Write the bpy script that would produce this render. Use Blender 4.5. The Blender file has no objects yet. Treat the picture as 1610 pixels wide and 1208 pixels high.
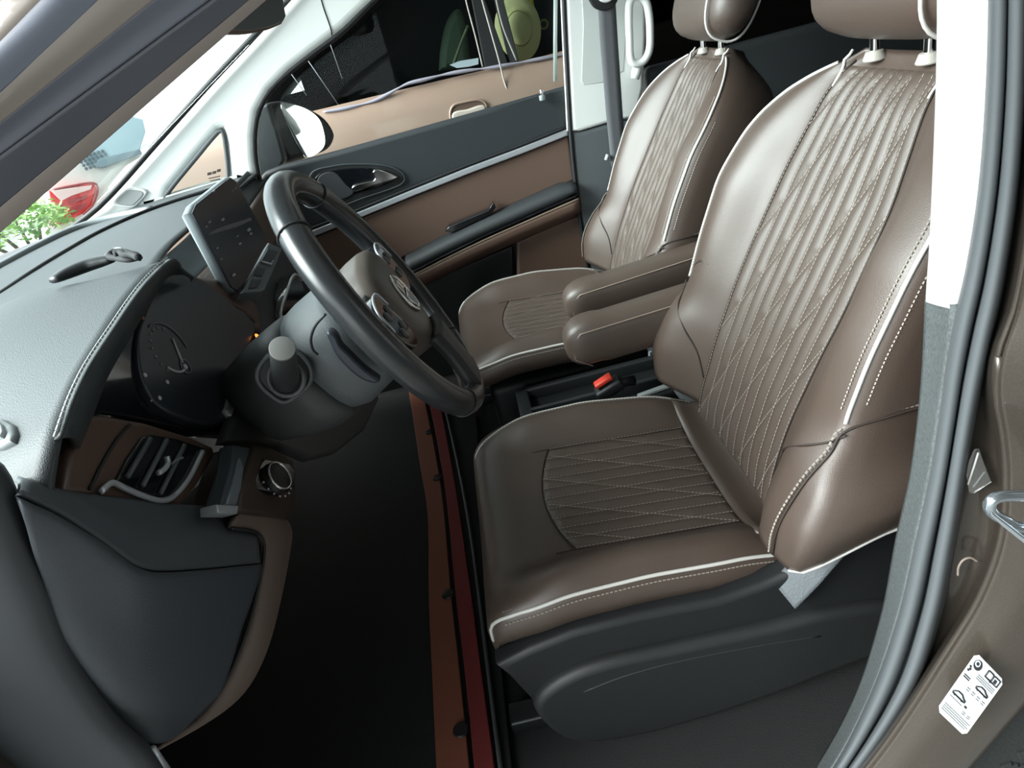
import bpy, bmesh, math, random
import numpy as np
from mathutils import Vector, Matrix, geometry

random.seed(7)
scene = bpy.context.scene
COL = scene.collection

# ------------------------------------------------------------------ camera
# car axes: X to the rear, Y from the driver's door across to the passenger door, Z up (metres)
CAM = Vector((-.300, -.796, 1.086))
FPX = 1000.0
YAW, PITCH, ROLL = (math.radians(v) for v in (-1.41, 29.17, 15.0))
_fwd = Vector((math.sin(YAW)*math.cos(PITCH), math.cos(YAW)*math.cos(PITCH), -math.sin(PITCH)))
_r0 = Vector((math.cos(YAW), -math.sin(YAW), 0))
_d0 = _fwd.cross(_r0)
_right = math.cos(ROLL)*_r0 + math.sin(ROLL)*_d0
_down = -math.sin(ROLL)*_r0 + math.cos(ROLL)*_d0
cam_data = bpy.data.cameras.new('camera')
cam_data.sensor_fit = 'HORIZONTAL'
cam_data.sensor_width = 36.0
cam_data.lens = FPX/1610*36.0
cam_data.clip_start = 0.02
cam_data.clip_end = 200
cam = bpy.data.objects.new('camera', cam_data)
COL.objects.link(cam)
m = Matrix((_right, -_down, -_fwd)).transposed().to_4x4()
m.translation = CAM
cam.matrix_world = m
scene.camera = cam

# ------------------------------------------------------------------ sky, sun, exposure
world = bpy.data.worlds.new('overcast_sky')
scene.world = world
world.use_nodes = True
wn = world.node_tree
wn.nodes.clear()
_o = wn.nodes.new('ShaderNodeOutputWorld')
_b = wn.nodes.new('ShaderNodeBackground')
_b.inputs[0].default_value = (0.87, 0.96, 0.98, 1)
_b.inputs[1].default_value = 1.7
wn.links.new(_b.outputs[0], _o.inputs[0])

sun_data = bpy.data.lights.new('sun', 'SUN')
sun_data.energy = 8.2
sun_data.angle = math.radians(50)
sun_data.color = (0.97, 1.0, 0.98)
sun = bpy.data.objects.new('sun', sun_data)
COL.objects.link(sun)
sun.rotation_euler = Vector((0.86, 0.16, -0.62)).to_track_quat('-Z', 'Y').to_euler()

vs = scene.view_settings
vs.view_transform = 'Standard'
vs.look = 'None'
vs.gamma = 1.0
vs.use_curve_mapping = False
vs.exposure = .95

# ------------------------------------------------------------------ helpers
def ray(px, py):
    return _right*((px-805)/FPX) + _down*((py-604)/FPX) + _fwd
def atp(px, py, P, N):
    d = ray(px, py); P = Vector(P); N = Vector(N)
    return CAM + d*((P-CAM).dot(N)/d.dot(N))
def at(px, py, ax, v):
    N = Vector((0, 0, 0)); N['xyz'.index(ax)] = 1
    return atp(px, py, N*v, N)
def ats(l, ax, v):
    return [at(p[0], p[1], ax, v) for p in l]
def V(*a): return Vector(a)

def srgb(c):
    f = lambda x: (x/12.92 if x <= .04045 else ((x+.055)/1.055)**2.4)
    return tuple(f(v/255) for v in c) + (1,)

MATS = {}
def mat(name, col, rough=.5, metal=0, bump=None, noise=None, emit=None, coat=0, spec=.5, aniso=None):
    """bump=(kind, scale, strength); noise=(scale, second colour, amount)"""
    if name in MATS: return MATS[name]
    M = bpy.data.materials.new(name); M.use_nodes = True
    nt = M.node_tree; b = nt.nodes['Principled BSDF']
    b.inputs['Base Color'].default_value = srgb(col)
    b.inputs['Roughness'].default_value = rough
    b.inputs['Metallic'].default_value = metal
    b.inputs['Specular IOR Level'].default_value = spec
    if coat:
        b.inputs['Coat Weight'].default_value = coat; b.inputs['Coat Roughness'].default_value = .08
    tc = nt.nodes.new('ShaderNodeTexCoord')
    if noise:
        n = nt.nodes.new('ShaderNodeTexNoise'); n.inputs['Scale'].default_value = noise[0]
        n.inputs['Detail'].default_value = 5
        nt.links.new(tc.outputs['Object'], n.inputs['Vector'])
        mr = nt.nodes.new('ShaderNodeMapRange')
        mr.inputs['From Min'].default_value = .35; mr.inputs['From Max'].default_value = .65
        mr.inputs['To Max'].default_value = noise[2]
        nt.links.new(n.outputs['Fac'], mr.inputs['Value'])
        mx = nt.nodes.new('ShaderNodeMix'); mx.data_type = 'RGBA'
        mx.inputs[6].default_value = srgb(col); mx.inputs[7].default_value = srgb(noise[1])
        nt.links.new(mr.outputs['Result'], mx.inputs[0])
        nt.links.new(mx.outputs[2], b.inputs['Base Color'])
    if bump:
        if bump[0] == 'voronoi':
            t = nt.nodes.new('ShaderNodeTexVoronoi'); out = t.outputs['Distance']
        else:
            t = nt.nodes.new('ShaderNodeTexNoise'); t.inputs['Detail'].default_value = 4; out = t.outputs['Fac']
        t.inputs['Scale'].default_value = bump[1]
        nt.links.new(tc.outputs['Object'], t.inputs['Vector'])
        bp = nt.nodes.new('ShaderNodeBump'); bp.inputs['Strength'].default_value = bump[2]
        bp.inputs['Distance'].default_value = .002
        nt.links.new(out, bp.inputs['Height']); nt.links.new(bp.outputs['Normal'], b.inputs['Normal'])
    if emit:
        b.inputs['Emission Color'].default_value = srgb(emit[0]); b.inputs['Emission Strength'].default_value = emit[1]
    MATS[name] = M
    return M

def glass(name, tint, refl=.06, rough=0.0):
    if name in MATS: return MATS[name]
    M = bpy.data.materials.new(name); M.use_nodes = True
    nt = M.node_tree; nt.nodes.clear()
    o = nt.nodes.new('ShaderNodeOutputMaterial'); mx = nt.nodes.new('ShaderNodeMixShader')
    t = nt.nodes.new('ShaderNodeBsdfTransparent'); g = nt.nodes.new('ShaderNodeBsdfGlossy')
    t.inputs[0].default_value = tint + (1,); g.inputs['Roughness'].default_value = rough
    fr = nt.nodes.new('ShaderNodeFresnel'); fr.inputs[0].default_value = 1.45
    mu = nt.nodes.new('ShaderNodeMath'); mu.operation = 'MULTIPLY'; mu.inputs[1].default_value = refl/.04
    nt.links.new(fr.outputs[0], mu.inputs[0]); nt.links.new(mu.outputs[0], mx.inputs[0])
    nt.links.new(t.outputs[0], mx.inputs[1]); nt.links.new(g.outputs[0], mx.inputs[2])
    nt.links.new(mx.outputs[0], o.inputs[0])
    MATS[name] = M
    return M

def tag(o, label=None, cat=None, group=None, kind=None):
    if label: o['label'] = label
    if cat: o['category'] = cat
    if group: o['group'] = group
    if kind: o['kind'] = kind
    return o
def thing(name, label, cat, loc=(0, 0, 0), group=None, kind=None):
    o = bpy.data.objects.new(name, None); COL.objects.link(o)
    o.location = loc; o.empty_display_size = .05
    return tag(o, label, cat, group, kind)
def setp(o, parent):
    if parent is not None:
        o.parent = parent
        o.matrix_parent_inverse = Matrix.Translation(-parent.location)
    return o
def mesh(name, verts, faces, mt, parent=None, smooth=True):
    me = bpy.data.meshes.new(name)
    me.from_pydata([tuple(v) for v in verts], [], faces)
    me.validate(); me.update()
    bm = bmesh.new(); bm.from_mesh(me)
    bmesh.ops.remove_doubles(bm, verts=bm.verts, dist=1e-6)
    bmesh.ops.recalc_face_normals(bm, faces=bm.faces)
    bm.to_mesh(me); bm.free()
    if smooth:
        me.shade_smooth()
    o = bpy.data.objects.new(name, me); COL.objects.link(o)
    me.materials.append(mt)
    return setp(o, parent)
def from_bm(name, bm, mt, parent=None, smooth=True, angle=None):
    me = bpy.data.meshes.new(name); bm.to_mesh(me); bm.free()
    if smooth: me.shade_smooth()
    if angle: me.set_sharp_from_angle(angle=math.radians(angle))
    o = bpy.data.objects.new(name, me); COL.objects.link(o); me.materials.append(mt)
    return setp(o, parent)

def crom(pts, n, closed=False):
    """resample a Catmull-Rom curve through pts with n points, evenly by length"""
    P = [Vector(p) for p in pts]
    k = len(P); fine = []
    segs = k if closed else k-1
    for i in range(segs):
        if closed: a, b, c, d = P[(i-1) % k], P[i], P[(i+1) % k], P[(i+2) % k]
        else:
            b, c = P[i], P[i+1]
            a = P[i-1] if i > 0 else b*2-c
            d = P[i+2] if i+2 < k else c*2-b
        # centripetal-ish: scale tangents by chord length to avoid loops
        l = max((c-b).length, 1e-9)
        t1 = (c-a)/max((c-a).length, 1e-9)*l if (c-a).length > 1e-9 else (c-b)
        t2 = (d-b)/max((d-b).length, 1e-9)*l if (d-b).length > 1e-9 else (c-b)
        for s in range(16):
            t = s/16
            h1 = 2*t**3-3*t**2+1; h2 = t**3-2*t**2+t; h3 = -2*t**3+3*t**2; h4 = t**3-t**2
            fine.append(b*h1+t1*h2+c*h3+t2*h4)
    if not closed: fine.append(P[-1].copy())
    else: fine.append(P[0].copy())
    L = [0]
    for i in range(1, len(fine)): L.append(L[-1]+(fine[i]-fine[i-1]).length)
    out = []; j = 0
    m = n if closed else n-1
    for i in range(n):
        s = L[-1]*i/m
        while j < len(L)-2 and L[j+1] < s: j += 1
        f = (s-L[j])/max(L[j+1]-L[j], 1e-9)
        out.append(fine[j].lerp(fine[j+1], min(max(f, 0), 1)))
    return out

def grid_faces(nr, nc, closed_c=False):
    F = []
    for i in range(nr-1):
        for j in range(nc if closed_c else nc-1):
            a = i*nc+j; b = i*nc+(j+1) % nc
            F.append((a, b, b+nc, a+nc))
    return F
def solid(o, t, offset=-1):
    s = o.modifiers.new('thickness', 'SOLIDIFY'); s.thickness = t; s.offset = offset
    return o
def patch(name, rows, mt, parent=None, nu=24, nv=24, thick=.004, offset=-1, smooth=True, lin=False):
    """smooth skin through rows of control points, with real thickness"""
    R = [crom(r, nu) for r in rows]
    cols = [crom([R[i][j] for i in range(len(R))], nv) for j in range(nu)]
    verts = [cols[j][i] for i in range(nv) for j in range(nu)]
    o = mesh(name, verts, grid_faces(nv, nu), mt, parent, smooth)
    if thick: solid(o, thick, offset)
    return o
def loft(name, rings, mt, parent=None, caps=True, closed=True, smooth=True):
    nc = len(rings[0]); verts = [v for r in rings for v in r]
    F = grid_faces(len(rings), nc, closed)
    if caps and closed:
        F.append(tuple(range(nc))); F.append(tuple((len(rings)-1)*nc+i for i in range(nc)))
    return mesh(name, verts, F, mt, parent, smooth)
def frames(path, closed=False):
    n = len(path); T = []
    for i in range(n):
        a = path[i-1] if (closed or i > 0) else path[i]
        b = path[(i+1) % n] if (closed or i < n-1) else path[i]
        T.append((b-a).normalized())
    up = Vector((0, 0, 1)) if abs(T[0].z) < .9 else Vector((1, 0, 0))
    N = [(up-T[0]*up.dot(T[0])).normalized()]
    for i in range(1, n):
        v = N[-1]-T[i]*N[-1].dot(T[i]); N.append(v.normalized())
    return T, N
def tube_rings(path, r, n=8, closed=False, flat=1.0):
    T, N = frames(path, closed); rings = []
    for i, p in enumerate(path):
        B = T[i].cross(N[i]); rr = r[i] if isinstance(r, (list, tuple)) else r
        rings.append([p+N[i]*math.cos(2*math.pi*k/n)*rr*flat+B*math.sin(2*math.pi*k/n)*rr for k in range(n)])
    return rings
def tube(name, path, r, mt, parent=None, n=8, closed=False, res=None, flat=1.0):
    P = crom(path, res, closed) if res else [Vector(p) for p in path]
    rings = tube_rings(P, r, n, closed, flat)
    if closed:
        nc = n; verts = [v for q in rings for v in q]; F = []
        for i in range(len(rings)):
            i2 = (i+1) % len(rings)
            for k in range(n):
                F.append((i*n+k, i*n+(k+1) % n, i2*n+(k+1) % n, i2*n+k))
        return mesh(name, verts, F, mt, parent)
    return loft(name, rings, mt, parent)
def plane_frame(N, up=(0, 0, 1)):
    N = Vector(N).normalized(); up = Vector(up)
    x = up.cross(N)
    if x.length < 1e-4: x = Vector((1, 0, 0))
    x.normalize(); y = N.cross(x)
    return x, y, N
def panel(name, pts, N, thick, mt, parent=None, bevel=.002, holes=(), res=0, up=(0, 0, 1), lift=0, bres=2, smooth=True):
    """solid plate with the outline pts (3D points on one plane), front face on that plane, facing N"""
    x, y, n = plane_frame(N, up); O = Vector(pts[0])
    cu = bpy.data.curves.new(name, 'CURVE'); cu.dimensions = '2D'; cu.fill_mode = 'BOTH'
    cu.extrude = max(thick/2-bevel, 0); cu.bevel_depth = bevel; cu.bevel_resolution = bres; cu.offset = -bevel
    def add(loop, r):
        L = crom(loop, r, True) if r else [Vector(p) for p in loop]
        s = cu.splines.new('POLY'); s.points.add(len(L)-1); s.use_cyclic_u = True
        for q, p in zip(s.points, L):
            d = p-O; q.co = (d.dot(x), d.dot(y), 0, 1)
    add(pts, res)
    for h in holes: add(h, res)
    tmp = bpy.data.objects.new('tmp', cu); COL.objects.link(tmp)
    dg = bpy.context.evaluated_depsgraph_get()
    me = bpy.data.meshes.new_from_object(tmp.evaluated_get(dg))
    bpy.data.objects.remove(tmp); bpy.data.curves.remove(cu)
    M = Matrix((x, y, n)).transposed().to_4x4(); M.translation = O+n*(lift-thick/2)
    me.transform(M); me.materials.clear(); me.materials.append(mt)
    if smooth:
        me.shade_smooth(); me.set_sharp_from_angle(angle=math.radians(50))
    me.name = name
    o = bpy.data.objects.new(name, me); COL.objects.link(o)
    return setp(o, parent)
def rbox(name, c, size, r, mt, parent=None, rot=None, seg=3, angle=None):
    bm = bmesh.new(); bmesh.ops.create_cube(bm, size=1)
    bmesh.ops.scale(bm, vec=Vector(size), verts=bm.verts)
    if r > 0: bmesh.ops.bevel(bm, geom=bm.edges[:], offset=r, segments=seg, profile=.5, affect='EDGES')
    M = Matrix.Translation(Vector(c))
    if rot is not None: M = M @ rot.to_4x4()
    bmesh.ops.transform(bm, matrix=M, verts=bm.verts)
    return from_bm(name, bm, mt, parent, True, 45)
def basis(x, y, z):
    return Matrix((Vector(x), Vector(y), Vector(z))).transposed()
def cyl(name, a, b, r1, mt, parent=None, r2=None, n=24, bev=0):
    a = Vector(a); b = Vector(b); r2 = r1 if r2 is None else r2
    path = [a, b]
    T = (b-a).normalized(); up = Vector((0, 0, 1)) if abs(T.z) < .9 else Vector((1, 0, 0))
    Nn = (up-T*up.dot(T)).normalized(); B = T.cross(Nn)
    prof = [(0, r1), (1, r2)]
    if bev:
        l = (b-a).length; f = bev/l
        prof = [(0, r1-bev), (f*.3, r1-bev*.3), (f, r1), (1-f, r2), (1-f*.3, r2-bev*.3), (1, r2-bev)]
    rings = [[a.lerp(b, t)+(Nn*math.cos(2*math.pi*k/n)+B*math.sin(2*math.pi*k/n))*r for k in range(n)] for t, r in prof]
    o = loft(name, rings, mt, parent)
    o.data.set_sharp_from_angle(angle=math.radians(40))
    return o
def dashes(name, paths, mt, parent, r=.0007, step=.0062, on=.0042):
    """sewing thread: one short raised stitch after another along each path"""
    verts = []; F = []
    for path in paths:
        L = [0]
        for i in range(1, len(path)): L.append(L[-1]+(path[i]-path[i-1]).length)
        def pt(s):
            s = min(max(s, 0), L[-1])
            i = min(max(int(np.searchsorted(L, s))-1, 0), len(L)-2)
            return path[i].lerp(path[i+1], (s-L[i])/max(L[i+1]-L[i], 1e-9))
        s = 0
        while s+on < L[-1]:
            a, b = pt(s), pt(s+on); s += step
            t = (b-a)
            if t.length < 1e-6: continue
            t.normalize(); u = t.cross(Vector((.3, .5, .8))).normalized(); w = t.cross(u)
            k = len(verts)
            for p in (a, b):
                verts += [p+u*r, p+w*r, p-u*r, p-w*r]
            F += [(k+j, k+(j+1) % 4, k+4+(j+1) % 4, k+4+j) for j in range(4)] + [(k, k+1, k+2, k+3), (k+4, k+5, k+6, k+7)]
    me = bpy.data.meshes.new(name); me.from_pydata([tuple(v) for v in verts], [], F); me.materials.append(mt)
    o = bpy.data.objects.new(name, me); COL.objects.link(o)
    o['kind'] = 'stuff'
    return setp(o, parent)

# ------------------------------------------------------------------ materials
leather = mat('brown_leather', (78, 67, 60), .42, spec=.7, bump=('voronoi', 900, .12), noise=(6, (76, 61, 53), .6))
leather_q = mat('quilted_leather', (80, 69, 62), .43, spec=.7, bump=('voronoi', 900, .15))
piping_m = mat('silver_piping', (205, 203, 198), .35)
thread_m = mat('pale_thread', (158, 150, 141), .6)
black_p = mat('black_plastic', (28, 30, 32), .5, bump=('noise', 700, .15))
black_soft = mat('soft_black', (48, 52, 55), .6, bump=('noise', 900, .25))
dash_grey = mat('dash_grey', (60, 65, 68), .55, bump=('voronoi', 700, .18))
gloss_black = mat('gloss_black', (18, 20, 24), .08, coat=.5)
rim_leather = mat('wheel_leather', (40, 42, 44), .27, bump=('voronoi', 1100, .05))
brown_trim = mat('brown_dash_trim', (86, 68, 59), .40)
brown_door = mat('brown_door_trim', (106, 85, 74), .42)
chrome = mat('chrome', (225, 226, 228), .12, metal=1)
satin = mat('satin_silver', (186, 191, 198), .3, metal=.45)
white_trim = mat('white_trim', (238, 241, 238), .55, bump=('noise', 500, .08))
grey_trim = mat('grey_trim', (92, 97, 100), .6, bump=('noise', 600, .3))
rubber = mat('rubber_seal', (82, 87, 90), .5)
rubber_dk = mat('dark_rubber', (30, 32, 35), .6)
paint = mat('taupe_metallic_paint', (58, 52, 46), .36, metal=.3, noise=(900, (74, 67, 60), .5), coat=.6)
carpet = mat('black_carpet', (24, 24, 25), .95, bump=('noise', 400, .6))
webbing = mat('belt_webbing', (92, 94, 98), .75, bump=('noise', 300, .2))

# ================================================================== THE SETTING
def struct(o, label=None):
    o['kind'] = 'structure'
    if label: o['label'] = label
    return o
FLOOR = .10
# ground outside, paved with small dark studded tiles beside the sill
gm = mat('ground_concrete', (120, 118, 114), .9, noise=(3, (96, 96, 94), .8), bump=('noise', 60, .5))
struct(mesh('ground', [(-40, -14, -.32), (20, -14, -.32), (20, 40, -.32), (-40, 40, -.32)], [(0, 1, 2, 3)], gm, None, False))
struct(rbox('floor', (.15, .36, FLOOR-.03), (2.6, 1.56, .06), .005, carpet), 'black carpeted car floor')
liner = mat('headliner', (205, 205, 200), .8)
struct(rbox('ceiling', (.80, .36, 1.40), (2.16, 1.60, .05), .02, liner), 'pale roof lining of the car')
# guessed open-fronted carport, roof and side wall added to shade the car
cp = mat('shade_roof_concrete', (112, 110, 106), .9, noise=(2, (92, 91, 88), .8))
struct(rbox('ceiling_added_shade', (2.6, .6, 2.35), (8.4, 9.0, .12), .01, cp), 'added concrete roof shading the car from above')
struct(rbox('wall_added_shade', (3.0, -3.8, 1.0), (7.6, .12, 2.7), .01, mat('shade_wall_render', (116, 114, 110), .9)), 'added rendered wall shading the driver side')  # added behind the camera to cut light from the driver side
struct(rbox('wall_rear', (1.85, .36, .70), (.06, 1.60, 1.40), .01, mat('rear_trim', (96, 98, 98), .7)))
struct(rbox('wall_front', (-1.32, .36, .45), (.05, 1.56, .78), .01, black_soft), 'dark bulkhead ahead of the footwell')
wl = thing('wall_left', 'body side behind the driver door opening', None, (.9, -.44, 0), kind='structure')
rbox('lower_panel', (.985, -.46, .42), (1.65, .10, .92), .02, paint, wl)
rbox('upper_rail', (1.00, -.42, 1.33), (1.62, .10, .10), .02, paint, wl)
stp_m = mat('step_rubber', (44, 48, 48), .8, bump=('noise', 200, .6))
stb = panel('side_step', ats([(1500, 1222), (1612, 1092), (1720, 960), (1800, 1320), (1480, 1320)], 'y', -.43), (0, -1, 0), .01, stp_m, wl, .002)
for i in range(6):
    for j in range(5):
        x0, y0 = 1545+i*26-j*16, 1222-i*20-j*4+j*26
        if y0 < 1085 or x0-1505 < (1215-y0)*.88: continue
        panel('tread_block', ats([(x0, y0), (x0+17, y0-5), (x0+20, y0+4), (x0+4, y0+10)], 'y', -.43), (0, -1, 0), .01, stp_m, stb, .001, lift=.003)
wr = thing('wall_right', 'body side and sliding door behind the passenger seat', None, (.9, 1.16, 0), kind='structure')
rbox('lower_panel', (1.03, 1.17, .42), (1.58, .08, .92), .02, black_soft, wr)
rbox('upper_rail', (1.03, 1.17, 1.33), (1.58, .08, .10), .02, liner, wr)
rbox('mullion', (1.02, 1.17, 1.08), (.06, .06, .44), .01, black_p, wr)
tint = glass('tinted_glass', (.10, .11, .12), .05)
struct(rbox('window_4', (1.03, 1.175, 1.08), (1.58, .004, .44), 0, tint))
struct(rbox('window_5', (1.05, -.43, 1.08), (1.50, .004, .44), 0, tint))
# sill under the driver's door opening
sill = thing('trim_5', 'taupe painted sill below the driver door opening', None, (-.4, -.46, .1), kind='structure')
rbox('sill_body', (-.43, -.47, .02), (.95, .12, .26), .025, paint, sill)
rbox('scuff_plate', (-.43, -.43, .152), (.80, .05, .006), .002, satin, sill)

# ---- windshield, a single raked pane
wa, wb = at(0, 330, 'y', -.42), at(407, -30, 'y', -.42)
dirn = (wa-wb)
wn0 = wa+dirn*3.0+V(0, 0, .12); wn1 = wb+V(0, 0, .16)
wf0, wf1 = at(112, 357, 'y', 1.04), at(405, 52, 'y', 1.04)
wf1 = wf1+(wf1-wf0)*.75
wclear = glass('windshield_glass', (.95, .99, .99), .006)
mid0 = (wn0+wf0)/2+V(-.10, 0, 0); mid1 = (wn1+wf1)/2+V(-.06, 0, .01)
struct(patch('window_1', [[wn0, mid0, wf0], [wn1, mid1, wf1]], wclear, None, 16, 8, .004), 'raked windshield above the dashboard')

# ---- far (passenger side) windshield pillar with the quarter window
NF = (0, -1, 0)
YP = 1.06
pil = thing('trim_1', 'white windshield pillar lining around the small quarter window', None, at(260, 320, 'y', YP), kind='structure')
outl = [(112, 356), (160, 322), (250, 222), (330, 132), (405, 52), (470, -20), (540, -95), (640, -190), (860, -190), (690, -90), (590, 0), (540, 48), (495, 82), (455, 113), (424, 145),
        (406, 178), (401, 215), (402, 250), (408, 284), (392, 291), (374, 288), (352, 296), (316, 306), (262, 322), (232, 330), (170, 352)]
hole = [(259, 314), (266, 300), (310, 246), (343, 207), (349, 205), (354, 225), (359, 276), (357, 282), (310, 297)]
panel('pillar_cover', ats(outl, 'y', YP), NF, .05, white_trim, pil, .022, [ats(hole, 'y', YP)], bres=5)
tube('windshield_edge_seal', ats([(100, 368), (160, 321), (250, 221), (330, 131), (405, 51), (470, -21), (540, -96), (640, -190)], 'y', YP-.012), .0075, rubber_dk, pil, 8, res=30)
tube('quarter_window_seal', ats(hole, 'y', YP+.005), .006, grey_trim, pil, 8, closed=True, res=48)
tube('door_edge_seal', ats([(860, -190), (690, -92), (590, -2), (540, 48), (495, 82), (455, 113), (422, 146), (405, 180), (400, 218), (402, 255), (409, 290)], 'y', YP+.012), .007, rubber_dk, pil, 8, res=40)
tube('lining_seam', ats([(500, -20), (508, 10), (520, 45), (522, 56)], 'y', YP-.0005), .0016, rubber_dk, pil, 6, res=12)
tw = [(178, 318), (196, 298), (205, 294), (228, 297), (233, 302), (220, 319), (210, 326), (186, 324)]
rim_w = panel('tweeter_ring', ats(tw, 'y', YP), NF, .012, white_trim, pil, .004, lift=.006, res=32)
cx, cy = 205, 311
panel('tweeter_grille', ats([(cx+(x-cx)*.82, cy+(y-cy)*.8) for x, y in tw], 'y', YP), NF, .012, mat('grille_grey', (186, 190, 190), .7, bump=('voronoi', 1600, .8)), pil, .003, lift=.0075, res=32)
qg = glass('clear_glass', (.95, .98, .97), .006)
q = panel('window_2', ats(hole, 'y', YP+.02), NF, .004, qg, None, .0005)
struct(q, 'triangular quarter window pane in the white pillar')
# small printed glass mark in the quarter window
mk = mat('print_dark', (70, 58, 52), .6)
mg = thing('glass_marking', 'small dark printed maker mark low on the quarter window', 'marking', at(338, 275, 'y', YP+.015))
for i, (x0, x1, y) in enumerate([(326, 333, 274), (334, 340, 272), (341, 347, 269), (328, 346, 281), (330, 346, 285)]):
    h = 2.2 if i < 3 else .8
    panel('print_mark', ats([(x0, y-h), (x1, y-h-(x1-x0)*.22), (x1, y+h-(x1-x0)*.22), (x0, y+h)], 'y', YP+.0155), NF, .0006, mk, mg, 0)

# ---- near windshield pillar: painted post, seals and taupe edge, one band after another
npil = thing('trim_2', 'dark windshield pillar with rubber seals at the driver door opening', None, at(200, 200, 'y', -.45), kind='structure')
def ext(a, b, t0, t1): return a+(b-a)*t0, a+(b-a)*t1
bands = [  # (left edge y at x=0, top edge x at y=0), distance plane
    ((0, -260), (-260, 0), -.500), ((0, 72), (70, 0), -.492), ((0, 140), (150, 0), -.487), ((0, 185), (232, 0), -.478),
    ((0, 240), (326, 0), -.470), ((0, 318), (380, 0), -.440), ((0, 358), (407, 0), -.425)]
bm_mats = [mat('pale_taupe_paint', (170, 160, 152), .35, coat=.5), mat('slate_seal', (108, 114, 128), .45), mat('taupe_jamb', (150, 142, 136), .4),
           mat('slate_seal_dark', (94, 98, 110), .5), mat('slate_seal_mid', (98, 102, 112), .5), mat('taupe_edge', (164, 154, 149), .5)]
bn = ['outer_post', 'outer_seal', 'painted_jamb', 'inner_groove', 'door_seal', 'edge_trim']
edges = []
for (a, b, yy) in bands:
    A, B = at(a[0], a[1], 'y', yy), at(b[0], b[1], 'y', yy)
    edges.append((A+(A-B)*2.3, B+(B-A)*1.3))
for i in range(6):
    (a0, b0), (a1, b1) = edges[i], edges[i+1]
    bulge = V(0.0, -.003, .001) if i in (1, 2, 4) else V(0, .002, 0)
    if i == 5: bulge = V(0, -.002, 0)
    rows = [[a0, a0.lerp(b0, .5), b0], [(a0+a1)/2+bulge, (a0.lerp(b0, .5)+a1.lerp(b1, .5))/2+bulge, (b0+b1)/2+bulge], [a1, a1.lerp(b1, .5), b1]]
    patch(bn[i], rows, bm_mats[i], npil, 12, 14, .002)

# ---- hinge pillar lining at the front of the driver's door opening (lower left corner)
hp = thing('trim_3', 'dark hinge pillar lining beside the dashboard end', None, at(60, 1000, 'y', -.41), kind='structure')
e0 = [(-14, 716), (8, 733), (24, 762), (37, 800), (54, 849), (88, 932), (116, 1010), (161, 1087), (195, 1132), (239, 1175), (275, 1230)]
r0 = [at(x, y, 'y', -.392) for x, y in e0]
r1 = [at(x-14, y+6, 'y', -.414) for x, y in e0]
r2 = [at(x-60, y+26, 'y', -.424) for x, y in e0]
r3 = [at(x-190, y+60, 'y', -.43) for x, y in e0]
r4 = [at(x-420, y+60, 'y', -.43) for x, y in e0]
kick_m = mat('kick_panel', (46, 50, 55), .6)
patch('pillar_lining', [r0, r1, r2, r3, r4], kick_m, hp, 40, 24, .02)
rbox('front_fender', (-1.40, -.44, .36), (1.18, .09, .92), .03, paint, hp)
tube('scuff_end', [at(238, 1178, 'y', -.40), at(262, 1212, 'y', -.40)], .004, satin, hp, 8)

# ---- passenger side centre pillar
bp = thing('trim_4', 'white upper and grey lower centre pillar lining beside the passenger seat', None, at(930, 420, 'y', 1.12), kind='structure')
YB = 1.105
panel('upper_lining', ats([(880, -205), (887, -60), (892, 60), (896, 140), (900, 206), (911, 207), (952, 195), (1000, 186), (1012, 140), (1016, 60), (1016, -60), (1020, -205)], 'y', YB), NF, .05, white_trim, bp, .010, bres=4)
panel('recessed_cover', ats([(914, -20), (917, 40), (914, 128), (918, 134), (946, 130), (980, 112), (985, 40), (984, -20)], 'y', YB), NF, .004, mat('white_trim_shade', (206, 211, 208), .6), bp, .0015, lift=.0015)
panel('lower_lining', ats([(900, 207), (911, 208), (952, 196), (1010, 184), (1010, 440), (930, 440), (916, 360), (906, 280)], 'y', YB+.004), NF, .05, grey_trim, bp, .010, bres=4)
tube('door_seal', ats([(877, -205), (884, -60), (889, 60), (893, 140), (897, 210), (905, 290), (916, 370), (928, 445)], 'y', YB+.005), .006, rubber_dk, bp, 8, res=24)
tube('pale_edge', ats([(874, -205), (881, -60), (886, 60), (890, 140), (893, 206)], 'y', YB+.02), .004, white_trim, bp, 8, res=24)

gh = thing('grab_handle', 'white loop grab handle on the passenger centre pillar', 'handle', at(1005, 110, 'y', 1.07))
tube('loop', ats([(993, 96), (990, 60), (989, 20), (991, 2), (1001, -6), (1014, 0), (1020, 20), (1022, 50), (1021, 78), (1014, 94), (1004, 100)], 'y', 1.06), .0105, white_trim, gh, 10, closed=True, res=44)
tube('lower_mount', ats([(1004, 96), (1001, 112), (998, 124)], 'y', 1.075), [.013, .014, .012], white_trim, gh, 10)

# ---- driver side centre pillar (frame edge): white lining, textured lining, seal, painted jamb
dp = thing('trim_6', 'driver centre pillar with white lining, thick rubber seal and painted jamb', None, at(1490, 1000, 'y', -.42), kind='structure')
wl_l = [(1619, -1500), (1489, -140), (1489, 0), (1486, 130), (1480, 270), (1473, 400), (1467, 474)]
wl_r = [(1692, -1500), (1562, -140), (1562, 0), (1556, 130), (1544, 290), (1526, 410), (1506, 486)]
rows = [[at(x, y, 'y', -.315) for x, y in wl_l], [at((a[0]*.6+b[0]*.4), (a[1]*.6+b[1]*.4), 'y', -.352) for a, b in zip(wl_l, wl_r)],
        [at(b[0]+4, b[1], 'y', -.385) for b in wl_r]]
patch('white_lining', rows, mat('white_pillar_cover', (240, 240, 238), .5), dp, 30, 12, .006)
gl = [(1466, 470), (1463, 540), (1459, 600), (1453, 660), (1440, 750), (1417, 850), (1393, 970), (1350, 1100), (1288, 1212), (1220, 1300)]
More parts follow.
